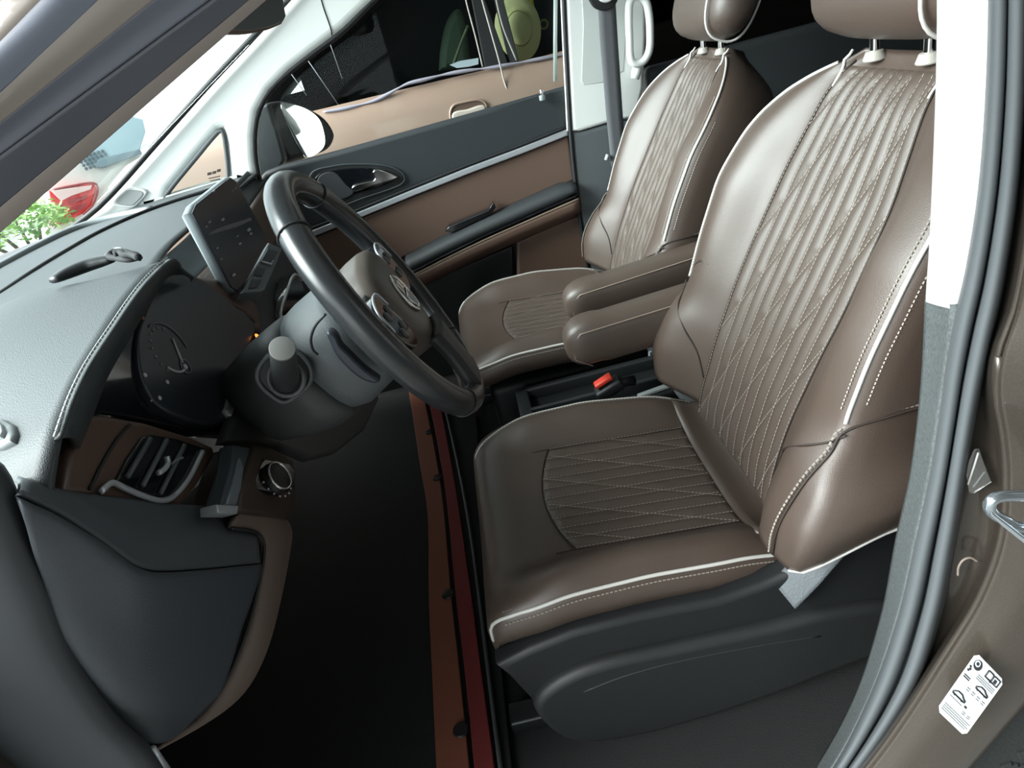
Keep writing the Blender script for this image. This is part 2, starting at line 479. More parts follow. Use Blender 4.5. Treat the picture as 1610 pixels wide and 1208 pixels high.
gr = [(1508, 478), (1500, 545), (1492, 600), (1482, 660), (1468, 750), (1446, 850), (1418, 970), (1374, 1095), (1312, 1212), (1240, 1300)]
rows = [[at(x, y, 'y', -.312) for x, y in gl], [at((a[0]+b[0])/2, (a[1]+b[1])/2, 'y', -.342) for a, b in zip(gl, gr)], [at(b[0]+4, b[1], 'y', -.388) for b in gr]]
patch('textured_lining', rows, mat('speckled_lining', (66, 71, 73), .7, bump=('noise', 260, .6), noise=(350, (92, 98, 98), .9)), dp, 40, 10, .006)
s_in = [(1688, -1500), (1558, -140), (1557, 0), (1552, 150), (1540, 300), (1521, 420), (1505, 490), (1490, 570), (1479, 650), (1463, 750), (1441, 850), (1413, 970), (1370, 1092), (1308, 1212), (1230, 1310)]
s_out = [(1744, -1500), (1614, -140), (1613, 0), (1608, 180), (1596, 320), (1574, 460), (1556, 540), (1541, 610), (1530, 665), (1515, 755), (1500, 852), (1476, 975), (1438, 1085), (1352, 1212), (1270, 1310)]
def mixp(f, dy):
    return [at(a[0]*(1-f)+b[0]*f, a[1]*(1-f)+b[1]*f, 'y', dy) for a, b in zip(s_in, s_out)]
rows = [mixp(0, -.384), mixp(.12, -.402), mixp(.30, -.408), mixp(.42, -.402), mixp(.50, -.397), mixp(.60, -.410), mixp(.80, -.418), mixp(.95, -.410), mixp(1.02, -.39)]
patch('rubber_seal', rows, rubber, dp, 90, 60, .0012)
rg = [(1770, -1500), (1640, -140), (1640, 0), (1636, 180), (1626, 330), (1600, 480), (1572, 560), (1568, 620), (1578, 680), (1583, 755), (1573, 852), (1540, 940), (1492, 1020), (1400, 1160), (1330, 1250)]
rows = [[at(a[0], a[1], 'y', -.392) for a in s_out], [at(a[0]*.5+b[0]*.5, a[1]*.5+b[1]*.5, 'y', -.404) for a, b in zip(s_out, rg)],
        [at(b[0]-6, b[1], 'y', -.418) for b in rg], [at(b[0]+4, b[1], 'y', -.436) for b in rg]]
patch('painted_jamb', rows, paint, dp, 90, 24, .004)
og = [(1890, -1500), (1760, -140), (1760, 0), (1760, 180), (1760, 330), (1760, 480), (1760, 560), (1760, 620), (1760, 680), (1760, 755), (1750, 852), (1720, 940), (1640, 1050), (1502, 1212), (1420, 1310)]
rows = [[at(b[0]+3, b[1], 'y', -.436) for b in rg], [at(a[0]*.6+b[0]*.4, a[1]*.6+b[1]*.4, 'y', -.452) for a, b in zip(rg, og)],
        [at(b[0], b[1], 'y', -.462) for b in og], [at(b[0]+6, b[1]+5, 'y', -.452) for b in og]]
patch('outer_skin', rows, paint, dp, 90, 30, .004)
tube('panel_edge', [at(b[0]+1, b[1]+1, 'y', -.462) for b in og], .0022, mat('edge_highlight', (176, 160, 146), .3, metal=.3), dp, 6, res=50)
tube('jamb_ridge', [at(b[0], b[1], 'y', -.436) for b in rg[6:]], .0030, paint, dp, 8, res=40)
# clear peeling protection film and a scuff on the jamb
film = glass('clear_film', (.86, .88, .88), .12, .15)
fz = panel('peeling_film', ats([(1519, 748), (1523, 728), (1532, 708), (1540, 705), (1545, 722), (1555, 748), (1546, 756), (1530, 770), (1522, 772)], 'y', -.412), (-.45, -.85, .1), .0015, film, dp, .0004)
tube('scuff_mark', ats([(1506, 905), (1507, 892), (1514, 881), (1525, 877), (1537, 883)], 'y', -.413), .0011, mat('scuff', (150, 138, 128), .5), dp, 6, res=18)
for pts in ([(1522, 762), (1531, 735), (1538, 712)], [(1530, 766), (1548, 742)]):
    tube('film_wrinkle', ats(pts, 'y', -.4135), .0008, mat('film_edge', (200, 202, 200), .25), dp, 5)

# ================================================================== PASSENGER DOOR
YD = 1.135
door = thing('door_1', 'black and brown passenger door with chrome strip and padded armrest', None, at(800, 470, 'y', YD), kind='structure')
belt = [(398, 292), (415, 272), (440, 262), (525, 240), (640, 208), (760, 174), (889, 137)]
panel('door_skin', ats([(398, 292), (440, 262), (525, 240), (889, 137), (930, 440), (940, 620), (520, 620), (420, 420)], 'y', YD+.03), NF, .03, black_soft, door, .004)
up = belt + [(893, 203), (820, 232), (740, 262), (650, 297), (560, 333), (470, 370), (420, 388)]
panel('upper_panel', ats(up, 'y', YD), NF, .045, mat('door_black_soft', (46, 52, 56), .55, bump=('noise', 800, .2)), door, .012, bres=4)
ins = [(470, 384), (560, 346), (650, 309), (740, 273), (820, 243), (893, 214), (904, 292), (780, 338), (690, 378), (600, 422), (520, 460)]
panel('brown_insert', ats(ins, 'y', YD+.006), NF, .03, brown_door, door, .006)
st = [(455, 382), (560, 340), (650, 303), (740, 267), (820, 237), (893, 208)]
panel('chrome_strip', ats([(a, b-5) for a, b in st]+[(a, b+5.5) for a, b in st[::-1]], 'y', YD-.006), NF, .012, satin, door, .003)
P2 = crom(ats([(a, b-9) for a, b in st], 'y', YD-.001), 40)
loft('shadow_gap', tube_rings(P2, .0045, 6), rubber_dk, door)
# inner handle: rounded surround, dark cup, chrome lever
sur = [(488, 276), (520, 262), (570, 258), (612, 262), (632, 272), (636, 284), (622, 294), (575, 310), (520, 328), (498, 318)]
hs = tag(panel('handle_surround', ats(sur, 'y', YD-.004), NF, .02, black_p, door, .004, [], res=48), 'moulded oval surround of the door pull')
c0 = [(496, 279), (524, 268), (570, 264), (606, 268), (622, 277), (612, 288), (570, 301), (522, 316), (504, 308)]
panel('handle_cup', ats(c0, 'y', YD-.004), NF, .012, gloss_black, hs, .002, lift=.003, res=40)
panel('cup_face', ats([(500, 280), (524, 270), (545, 290), (556, 304), (524, 315), (508, 306)], 'y', YD-.004), NF, .014, black_soft, hs, .003, lift=.006, res=36)
lev = [(554, 293), (575, 286), (590, 281), (586, 270), (592, 266), (602, 268), (622, 276), (626, 279), (604, 287), (580, 294), (556, 301)]
panel('door_lever', ats(lev, 'y', YD-.016), NF, .010, chrome, hs, .003, lift=.004, res=44)
tube('surround_lip', ats([(a*1.0, b) for a, b in sur], 'y', YD-.006), .0022, mat('lip_grey', (70, 76, 80), .4), hs, 6, closed=True, res=60)
# armrest
arm_c = [(640, 424), (700, 393), (760, 364), (830, 333), (880, 311), (908, 299)]
rings = []
Pc = crom(ats(arm_c, 'y', 1.07), 30)
for i, p in enumerate(Pc):
    w = .085 if i > 2 else .03+.0275*i
    h = .026
    if i >= 28: w *= .7; h *= .7
    y1 = YD+.03
    rings.append([V(p.x, y1, p.z+h*.9), V(p.x, p.y+.03, p.z+h*.95), V(p.x, p.y+.008, p.z+h*.7), V(p.x, p.y, p.z+h*.2), V(p.x, p.y+.002, p.z-h*.35), V(p.x, p.y+.02, p.z-h*.6), V(p.x, y1, p.z-h*.6)])
ar = loft('armrest', rings, black_soft, door)
tube('armrest_edge_line', [p+V(0, -.001, -.014) for p in Pc], .0030, gloss_black, ar, 6)
tube('armrest_piping', [p+V(0, .004, -.026) for p in Pc], .0026, mat('bronze_line', (196, 176, 158), .35), ar, 6)
rows = [[p+V(0, .006, -.030) for p in Pc[::6]+[Pc[-1]]], [p+V(0, .010, -.055) for p in Pc[::6]+[Pc[-1]]], [p+V(0, .050, -.085) for p in Pc[::6]+[Pc[-1]]]]
patch('armrest_belly', rows, brown_door, ar, 24, 10, .004)
panel('switch_plate', ats([(700, 364), (706, 356), (768, 330), (776, 318), (780, 326), (772, 338), (712, 366)], 'y', 1.10), NF, .03, gloss_black, ar, .003)
panel('lower_pad', ats([(812, 380), (850, 362), (912, 336), (932, 440), (936, 520), (815, 520)], 'y', YD-.004), NF, .03, brown_door, door, .010)
panel('door_pocket', ats([(600, 470), (700, 430), (806, 386), (808, 520), (620, 560)], 'y', YD-.002), NF, .03, black_p, door, .008)
lk = tag(cyl('lock_pin', at(852, 152, 'y', 1.118), at(851, 141, 'y', 1.118), .0045, chrome, door, bev=.001), 'small chrome lock pin')
cyl('pin_base', at(853, 158, 'y', 1.118), at(852, 150, 'y', 1.118), .0085, mat('pin_base', (150, 160, 164), .4), lk, bev=.002)
pane = panel('window_3', ats([(400, 300), (440, 262), (525, 240), (889, 140), (886, 0), (884, -90), (600, -60), (540, 0), (455, 80), (402, 170)], 'y', YD+.035), NF, .004, qg, None, .0005)
struct(pane, 'clear passenger door window pane')
tube('pane_reflection_stripe', ats([(873, 128), (873, 60), (874, -60)], 'y', YD+.02), .0055, mat('pane_reflection_grey', (150, 164, 160), .4), door, 6)  # pale tube stands in for a reflected stripe on the pane

# ---- outside mirror beyond the passenger window
YM = 1.30
om = thing('wing_mirror', 'black outside mirror beyond the passenger window', 'mirror', at(450, 260, 'y', YM))
ho = [(419, 166), (432, 158), (452, 158), (486, 168), (512, 184), (526, 203), (529, 215), (520, 232), (500, 241), (474, 250), (452, 252), (438, 225)]
NM = V(.74, -.62, .125).normalized()
MP = at(470, 210, 'y', YM)
hpt = [atp(x, y, MP, NM) for x, y in ho]
panel('mirror_housing', hpt, NM, .09, black_p, om, .020, res=48, bres=4)
gp = [(441, 164), (452, 163), (480, 171), (500, 186), (508, 205), (510, 228), (498, 242), (482, 248), (474, 240), (462, 218), (450, 192)]
mirror_m = mat('mirror_silver', (235, 240, 240), .02, metal=1)
panel('mirror_glass', [atp(x, y, MP, NM) for x, y in gp], NM, .006, mirror_m, om, .001, lift=.003, res=44)
panel('mirror_foot', ats([(402, 172), (420, 165), (436, 205), (448, 252), (440, 266), (404, 284), (401, 230)], 'y', YM-.10), NF, .05, mat('foot_black', (60, 64, 68), .5), om, .008)

# ---- seat belt on the passenger pillar
sb = thing('seat_belt', 'grey webbing seat belt hanging on the passenger centre pillar', 'seat belt', at(965, 240, 'y', 1.03))
bl = [(939, -10), (943, 60), (948, 120), (953, 180), (958, 230), (961, 262)]
br = [(967, -10), (971, 60), (975, 120), (979, 180), (983, 230), (986, 262)]
patch('webbing', [ats(bl, 'y', 1.055), ats(br, 'y', 1.055)], webbing, sb, 20, 4, .0016)
panel('guide_loop', ats([(926, -12), (930, 6), (940, 15), (956, 16), (968, 8), (972, -12)], 'y', 1.045), NF, .014, black_p, sb, .004, res=30)
panel('guide_bolt_cover', ats([(938, -16), (942, -1), (952, 4), (962, 0), (966, -14)], 'y', 1.035), NF, .012, white_trim, sb, .003, res=24)
cyl('belt_stop', at(953, 252, 'y', 1.05), at(956, 243, 'y', 1.05), .006, satin, sb, bev=.001)

# ================================================================== DASHBOARD
dash = thing('dashboard', 'long grey and brown dashboard under the windshield', 'dashboard', (-.95, .36, .5))
S = [(85, 692), (106, 632), (131, 580), (170, 520), (214, 457), (250, 418), (263, 408)]
S3 = ats(S, 'x', -.66)
R1 = [(-1.28, -.42, .84), (-1.40, -.2, .875), (-1.47, .1, .88), (-1.50, .4, .88), (-1.47, .72, .88), (-1.38, .93, .88), (-1.16, 1.09, .88)]
R2 = [(-1.02, -.41, .84), (-1.04, -.25, .87), (-1.06, -.08, .895), (-1.08, .12, .895), (-1.1, .4, .892), (-1.1, .75, .89), (-1.03, 1.09, .885)]
R3 = [(-.84, -.40, .83), (-.85, -.30, .865), (-.85, -.17, .915), (-.86, -.03, .935), (-.90, .14, .905), (-.94, .4, .892), (-.95, .75, .89), (-.95, 1.09, .885)]
R4 = [(-.675, -.395, .845)] + [tuple(p) for p in S3] + [(-.735, .03, .905), (-.79, .17, .895), (-.835, .36, .889), (-.85, .7, .887), (-.87, 1.09, .882)]
dtop = patch('dash_top', [R1, R2, R3, R4], dash_grey, dash, 90, 40, .006)
tube('defroster_groove', ats([(-30, 482), (0, 462), (50, 428), (100, 397), (160, 363), (230, 332), (290, 311), (335, 297)], 'z', .892), .0045, rubber_dk, dash, 8, res=30)
tube('dash_top_ridge', ats([(-30, 437), (0, 420), (60, 388), (120, 360), (180, 342), (240, 330)], 'z', .886), .010, mat('ridge_grey', (120, 126, 128), .5), dash, 8, res=30)
# stitched leather brow between top pad and instrument panel
I1 = [(112, 704), (136, 648), (156, 596), (190, 536), (226, 478), (256, 432), (280, 424)]
brow = patch('cluster_hood', [S3, [((a+b)/2+V(.006, 0, .004)) for a, b in zip(S3, ats(I1, 'x', -.676))], ats(I1, 'x', -.69)], mat('hood_leather', (52, 57, 60), .5, bump=('voronoi', 900, .2)), dash, 40, 12, .006)
dashes('brow_stitching', [crom([p+V(.003, -.0015, .003) for p in S3], 80)], mat('brow_thread', (165, 170, 172), .6), brow, r=.0013, step=.0062, on=.005)
# hood underside round the cluster top
patch('hood_lip', [ats([(263, 408), (272, 409), (290, 424), (306, 436)], 'x', -.665), ats([(258, 432), (275, 428), (292, 430), (304, 440)], 'x', -.70)], MATS['hood_leather'], dash, 12, 6, .004)
# piano black surround
panel('black_surround', ats([(116, 700), (140, 640), (160, 590), (215, 490), (262, 428), (305, 432), (372, 486), (402, 514), (396, 560), (372, 640), (352, 690), (300, 684), (210, 660), (160, 650)], 'x', -.712), (1, 0, .1), .02, gloss_black, dash, .003)
# brown corner trim with the side vent
NX = (1, 0, 0)
bo = [(99, 774), (110, 712), (126, 656), (160, 651), (230, 664), (300, 686), (336, 702), (340, 716), (312, 764), (284, 796), (230, 792), (160, 782)]
panel('brown_vent_trim', ats(bo, 'x', -.690), NX, .03, brown_trim, dash, .006, res=0)
tube('trim_seam', ats([(141, 770), (158, 735), (185, 690), (205, 668)], 'x', -.6885), .0016, rubber_dk, dash, 6, res=16)
vo = [(176, 760), (196, 722), (218, 690), (232, 684), (276, 692), (319, 706), (304, 738), (284, 768), (270, 782), (250, 785), (215, 777)]
vent = panel('side_air_vent', ats(vo, 'x', -.690), NX, .02, gloss_black, dash, .002, lift=.004, res=0)
tube('vent_chrome_edge', ats([(158, 774), (168, 764), (177, 759), (196, 768), (222, 779), (250, 787), (268, 784), (284, 770), (300, 747), (318, 710)], 'x', -.684), .0030, satin, vent, 8, res=40)
for a, b in (((236, 690), (200, 750)), ((262, 692), (224, 764)), ((290, 700), (252, 776))):
    pa, pb = at(*a, 'x', -.684), at(*b, 'x', -.684)
    tube('vent_vane', [pa, pb], .0028, mat('vane', (80, 85, 90), .45), vent, 6)
tube('vent_thumb_tab', ats([(262, 718), (264, 728), (258, 738), (249, 744)], 'x', -.680), .0030, satin, vent, 8, res=14)
tube('vent_tab_mark', ats([(270, 730), (278, 723), (287, 720)], 'x', -.682), .0016, mat('tab_grey', (110, 116, 120), .5), vent, 6, res=10)
# side window demister at the dash end
from mathutils.bvhtree import BVHTree
_bv = BVHTree.FromPolygons([v.co.copy() for v in dtop.data.vertices], [tuple(p.vertices) for p in dtop.data.polygons])
_hit = _bv.ray_cast(CAM, ray(12, 686).normalized())
DP, ND = _hit[0], _hit[1]
if ND.dot(ray(12, 686)) > 0: ND = -ND
do = [(-60, 668), (-10, 661), (10, 662), (26, 671), (31, 685), (26, 699), (8, 708), (-20, 712), (-60, 708)]
dv = panel('demister_vent', [atp(x, y, DP, ND) for x, y in do], ND, .016, mat('vent_frame', (132, 138, 140), .5), dash, .005, lift=.006, bres=4)
do2 = [(-60, 673), (-8, 668), (8, 668), (18, 676), (22, 686), (18, 696), (4, 702), (-20, 706), (-60, 702)]
panel('vent_lining', [atp(x, y, DP, ND) for x, y in do2], ND, .01, mat('vent_white', (190, 196, 198), .5), dv, .002, lift=.010)
for k in range(3):
    y = 676+k*9
    panel('vent_slot', [atp(a, b, DP, ND) for a, b in ((-40, y+2), (8, y-1), (11, y+3), (6, y+6), (-40, y+7))], ND, .01, rubber_dk, dv, .0005, lift=.0112)
# end of the dash toward the door
patch('dash_end', [[(-.70, -.385, .81), (-.84, -.385, .81), (-1.2, -.39, .82)], [(-.72, -.375, .70), (-.86, -.375, .7), (-1.2, -.38, .7)], [(-.80, -.36, .50), (-.9, -.36, .5), (-1.2, -.37, .5)]], black_soft, dash, 16, 12, .006)
# knee area
kn = [[at(x, y, 'x', -.690) for x, y in ((22, 758), (66, 772), (110, 782), (180, 788), (270, 798), (378, 803))],
      [at(x, y, 'x', -.672) for x, y in ((28, 764), (90, 783), (140, 803), (195, 826), (290, 835), (396, 836))],
      [at(x, y, 'x', -.660) for x, y in ((24, 780), (90, 812), (160, 858), (212, 894), (262, 900), (404, 888))]]
patch('knee_panel_top', kn, mat('knee_grey', (74, 80, 85), .5, bump=('noise', 800, .2)), dash, 40, 20, .005)
kn2 = [kn[2],
       [at(x, y, 'x', -.662) for x, y in ((28, 792), (92, 824), (160, 872), (212, 906), (264, 912), (403, 902))],
       [at(x, y, 'x', -.685) for x, y in ((60, 880), (110, 920), (170, 960), (220, 985), (280, 990), (374, 985))],
       [at(x, y, 'x', -.715) for x, y in ((110, 1010), (150, 1050), (190, 1080), (240, 1095), (290, 1090), (346, 1072))],
       [at(x, y, 'x', -.745) for x, y in ((180, 1120), (205, 1145), (232, 1162), (255, 1162), (285, 1142), (318, 1116))]]
patch('fuse_cover', kn2, mat('knee_black', (60, 66, 72), .5, bump=('noise', 800, .2)), dash, 40, 40, .006)
ti = [(360, 832), (398, 838), (412, 852), (412, 880), (402, 930), (386, 990), (362, 1052), (336, 1098), (300, 1135), (246, 1172)]
to = [(378, 803), (440, 812), (458, 832), (455, 872), (442, 940), (424, 1010), (402, 1062), (376, 1098), (330, 1134), (250, 1180)]
xs = [-.656, -.655, -.656, -.662, -.672, -.686, -.704, -.720, -.736, -.75]
ra = [at(p[0], p[1], 'x', x-.006) for p, x in zip(ti, xs)]
rb = [at(p[0]*.5+q[0]*.5, p[1]*.5+q[1]*.5, 'x', x+.003) for p, q, x in zip(ti, to, xs)]
rc = [at(q[0], q[1], 'x', x-.002) for q, x in zip(to, xs)]
rd = [at(q[0]-6, q[1]+2, 'x', x-.06) for q, x in zip(to, xs)]
patch('brown_side_frame', [ra, rb, rc, rd], mat('brown_frame', (104, 90, 82), .55), dash, 50, 18, .005)
tube('frame_seam', [p+V(.002, 0, 0) for p in ra], .002, rubber_dk, dash, 6, res=40)
# headlamp switch block and silver blade
so = [(398, 696), (430, 704), (462, 722), (468, 770), (466, 806), (452, 816), (440, 815), (376, 806), (380, 760)]
sw = panel('switch_block', ats(so, 'x', -.648), NX, .06, mat('switch_brown', (62, 52, 47), .45), dash, .006)
NK = V(1, -.05, .35).normalized(); KP = at(430, 752, 'x', -.642)
plate = panel('switch_plate', [atp(x, y, KP, NK) for x, y in ((410, 722), (452, 730), (462, 742), (460, 768), (440, 778), (404, 770), (396, 758))], NK, .01, gloss_black, sw, .002, lift=.003)
def disc(c, N, r, r2, h, nm, mt, par, n=32):
    N = Vector(N).normalized()
    return cyl(nm, c, c+N*h, r, mt, par, r2=r2, n=n, bev=min(.0012, h*.3))
kc = atp(430, 754, KP, NK)
kb = disc(kc, NK, .0215, .0195, .010, 'lamp_knob', black_p, plate)
x_, y_, n_ = plane_frame(NK)
ringp = [kc+n_*.0105+(x_*math.cos(t)+y_*math.sin(t))*.0188 for t in np.linspace(0, 2*math.pi, 40, endpoint=False)]
tube('knob_ring', ringp, .0017, chrome, kb, 6, closed=True)
for i in range(7):
    t = math.radians(150+i*22)
    p = kc+n_*.0038+(x_*math.cos(t)+y_*math.sin(t))*.0262
    disc(p, NK, .0014, .0014, .001, 'switch_symbol', mat('symbol_white', (200, 204, 206), .5), plate, 8)
bl_ = [(366, 700), (400, 706), (390, 742), (378, 780), (374, 800), (344, 797), (352, 770), (362, 738)]
bd = panel('silver_blade', ats(bl_, 'x', -.653), NX, .02, mat('blade_grey', (88, 96, 104), .35, metal=.4), dash, .003, lift=.002)
panel('blade_facet', ats([(371, 722), (376, 738), (372, 770), (364, 796), (347, 796), (356, 772), (366, 742)], 'x', -.653), NX, .012, mat('blade_bright', (150, 162, 172), .3, metal=.6), bd, .002, lift=.006)
panel('blade_end', ats([(342, 793), (376, 795), (374, 808), (343, 807)], 'x', -.640), NX, .02, satin, bd, .002)
# wide pads of the passenger side: soft pad, brown band, black lower half
Ys = (.10, .30, .5, .75, 1.09)
def rx(x, y): return x-.10*max(0, (y-.3)/.8)
patch('rear_pad', [[(rx(-.80, y), y, .893) for k, y in enumerate(Ys)], [(rx(-.79, y), y, .872) for y in Ys], [(rx(-.765, y), y, .850) for y in Ys]], black_soft, dash, 20, 10, .005)
patch('brown_band', [[(rx(-.765, y), y, .850) for y in Ys], [(rx(-.745, y), y, .82) for y in Ys], [(rx(-.735, y), y, .765) for y in Ys]], brown_trim, dash, 20, 10, .005)
patch('lower_fascia', [[(rx(-.735, y), y, .765) for y in Ys], [(rx(-.72, y), y, .70) for y in Ys], [(rx(-.78, y), y, .58) for y in Ys], [(rx(-.95, y), y, .45) for y in Ys]], black_soft, dash, 20, 20, .005)
patch('under_fascia', [[(-.73, y, .66) for y in (-.40, -.2, 0, .12)], [(-.80, y, .58) for y in (-.40, -.2, 0, .12)], [(-1.0, y, .48) for y in (-.40, -.2, 0, .12)]], black_soft, dash, 12, 10, .005)
patch('brown_cluster_flank', [ats([(306, 436), (352, 470), (404, 514), (398, 560)], 'x', -.716), ats([(350, 440), (400, 460), (450, 500), (440, 560)], 'x', -.745)], brown_trim, dash, 14, 8, .004)
cv = panel('centre_vent', ats([(442, 492), (447, 470), (462, 432), (474, 440), (492, 500), (490, 540), (452, 540)], 'x', -.705), NX, .03, gloss_black, dash, .003)
tube('centre_vent_frame', ats([(444, 520), (441, 494), (449, 466), (463, 432), (476, 440)], 'x', -.704), .003, satin, cv, 6, res=20)
for a, b in (((520, 318), (560, 350)), ((545, 356), (575, 372))):
    tube('vent_chrome_line', [at(*a, 'x', -.715), at(*b, 'x', -.715)], .002, satin, cv, 6)

# ---- instrument cluster
NC = V(1, 0, .18).normalized(); CP = at(300, 560, 'x', -.700)
cl = thing('instrument_cluster', 'glossy black driver instrument display with round speedometer', 'instrument panel', CP-V(0, 0, .1))
co = [(262, 428), (285, 424), (318, 440), (362, 474), (403, 512), (400, 528), (378, 582), (362, 640), (352, 664), (330, 668), (280, 655), (240, 628), (222, 592), (215, 548), (218, 515), (236, 470)]
panel('display_glass', [atp(x, y, CP, NC) for x, y in co], NC, .03, mat('display_black', (46, 51, 58), .28), cl, .004, res=60)
xx, yy, nn = plane_frame(NC)
gc = atp(267, 553, CP, NC)
def gpt(r, deg, h=.001): return gc+nn*h+(xx*math.cos(math.radians(deg))+yy*math.sin(math.radians(deg)))*r
dim = mat('gauge_grey', (116, 122, 126), .4); brt = mat('gauge_white', (206, 208, 208), .4)
tube('gauge_arc', [gpt(.037, a) for a in range(-20, 100, 6)], .0012, dim, cl, 5)
tube('gauge_lower_arc', [gpt(.027, a) for a in range(200, 272, 6)], .0016, brt, cl, 5)
for i in range(9):
    disc(gpt(.031, 50+i*19, .0002), NC, .0022, .0018, .0010, 'dial_numeral', dim, cl, 10)
tube('gauge_needle', [gpt(.022, 20), gpt(.020, -75)], .0014, brt, cl, 5)
sub = atp(291, 577, CP, NC)
tube('sub_gauge', [sub+nn*.001+(xx*math.cos(t)+yy*math.sin(t))*.009 for t in np.linspace(0, 6.28, 24, endpoint=False)], .001, dim, cl, 5, closed=True)
disc(sub, NC, .0036, .003, .002, 'sub_gauge_hub', brt, cl, 12)
for px, py in ((263, 601), (251, 626), (228, 590)):
    disc(atp(px, py, CP, NC), NC, .0028, .002, .0015, 'tell_tale', brt, cl, 10)
disc(atp(224, 500, CP, NC), NC, .003, .002, .0015, 'amber_tell_tale', mat('amber_dull', (170, 130, 90), .4), cl, 10)
disc(atp(399, 530, CP, NC)+V(0.004, 0, 0), NC, .0042, .003, .003, 'orange_lamp', mat('orange_lamp', (240, 140, 70), .4, emit=((255, 140, 60), 1.2)), cl, 12)
tube('lower_chrome_rim', [p+V(.004, 0, 0) for p in ats([(231, 630), (245, 641), (275, 655), (300, 664), (330, 672)], 'x', -.708)], .0020, satin, cl, 6, res=20)
tube('side_chrome_blade', [p for p in ats([(399, 540), (388, 568), (374, 596), (364, 622), (357, 650), (354, 655)], 'x', -.685)], [.0026+.0003*i for i in range(20)], satin, cl, 8, res=20)

# ---- centre touch screen
ts = thing('touchscreen', 'tall tablet style centre touchscreen standing on the dashboard', 'screen', at(395, 455, 'x', -.72))
NS = V(1, -.10, .10).normalized(); SP = at(360, 370, 'x', -.712)
so_ = [(300, 334), (306, 320), (352, 283), (362, 276), (372, 283), (416, 366), (418, 378), (382, 456), (374, 462), (364, 455)]
h = panel('screen_housing', [atp(x, y, SP, NS) for x, y in so_], NS, .020, mat('screen_shell', (120, 128, 132), .4), ts, .008, bres=4)
cx, cy = 360, 370
sg = panel('screen_glass', [atp(cx+(x-cx)*.965, cy+(y-cy)*.965, SP, NS) for x, y in so_], NS, .006, mat('screen_black', (38, 42, 50), .22), ts, .001, lift=.001)
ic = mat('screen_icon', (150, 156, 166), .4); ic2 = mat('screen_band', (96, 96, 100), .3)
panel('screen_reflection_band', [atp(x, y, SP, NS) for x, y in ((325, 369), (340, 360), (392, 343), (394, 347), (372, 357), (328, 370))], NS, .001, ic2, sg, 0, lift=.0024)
for (px, py, s) in ((328, 350, 2.4), (323, 357, 1.6), (390, 362, 3.4), (393, 368, 2.6), (376, 384, 2.4), (372, 372, 1.6), (340, 391, 2.0), (346, 408, 2.0), (335, 301, 2.0), (365, 300, 1.5), (369, 297, 1.5), (366, 433, 3.2), (349, 346, 3)):
    panel('screen_icon', [atp(x, y, SP, NS) for x, y in ((px-s, py+s*.2), (px+s*.2, py-s), (px+s, py-s*.1), (px-s*.3, py+s))], NS, .001, ic, sg, 0, lift=.0024)
NB = V(.8, 0, .6).normalized(); BPt = at(412, 420, 'x', -.700)
kp = panel('key_strip', [atp(x, y, BPt, NB) for x, y in ((422, 381), (444, 391), (440, 402), (417, 455), (410, 458), (378, 461), (384, 452))], NB, .02, mat('key_strip', (96, 104, 110), .45), ts, .003)
for q in (((420, 392), (437, 397), (424, 416), (409, 413)), ((402, 420), (417, 424), (411, 436), (398, 434)), ((396, 440), (411, 441), (404, 453), (390, 455))):
    panel('key', [atp(x, y, BPt, NB) for x, y in q], NB, .008, mat('key_dark', (58, 64, 70), .45), kp, .0015, lift=.0025)
tube('key_chrome', [atp(x, y, BPt, NB)+V(.003, 0, .002) for x, y in ((410, 414), (424, 418), (428, 413))], .002, satin, kp, 6)

# ---- key fob lying on the dash
kf = thing('car_key', 'black car key fob with metal ring and cord lying on dash top', 'key', at(140, 425, 'z', .94))
kpts = crom(ats([(84, 441), (105, 430), (135, 418), (160, 411), (178, 407)], 'z', .948), 24)
rr = [.003+.011*math.sin(math.pi*min(max((i+1.2)/26, 0), 1))**.6 for i in range(24)]
loft('fob_body', tube_rings(kpts, rr, 12, flat=.55), mat('fob_black', (36, 38, 40), .4), kf)
tube('metal_ring', [at(177, 401, 'z', .95)+V(.010*math.cos(t), .014*math.sin(t), .004*math.sin(t)) for t in np.linspace(0, 6.28, 20, endpoint=False)], .0016, chrome, kf, 6, closed=True)
tube('cord_loop', ats([(172, 404), (176, 398), (188, 395), (202, 398), (216, 404), (200, 408), (184, 406)], 'z', .952), .004, mat('cord_black', (30, 31, 33), .8), kf, 6, closed=True, res=40)
tube('braid', ats([(180, 400), (188, 397), (196, 401), (206, 400), (218, 405)], 'z', .958), .0042, MATS['cord_black'], kf, 6, res=20)

# ---- interior rear view mirror
RP = at(400, 20, 'y', .33); NR = V(.80, -.58, -.12).normalized()
rm = thing('rear_view_mirror', 'rear view mirror hanging at the top of the windshield', 'mirror', RP)
ro = [(342, 48), (352, 36), (372, 8), (392, -30), (440, -40), (448, 5), (452, 28), (446, 38), (425, 47), (395, 53), (365, 53)]
panel('mirror_shell', [atp(x, y, RP, NR) for x, y in ro], NR, .035, mat('mirror_shell', (112, 92, 82), .5), rm, .008, bres=3)
cx, cy = 400, 14
panel('mirror_glass', [atp(cx+(x-cx)*.93, cy+(y-cy)*.90-1, SP if False else RP, NR) for x, y in ro], NR, .006, mat('mirror_grey', (150, 158, 160), .35, metal=1), rm, .001, lift=.002)
tube('mirror_stem', [RP+V(-.02, 0, .02), RP+V(-.05, .02, .09)], .008, black_p, rm, 8)

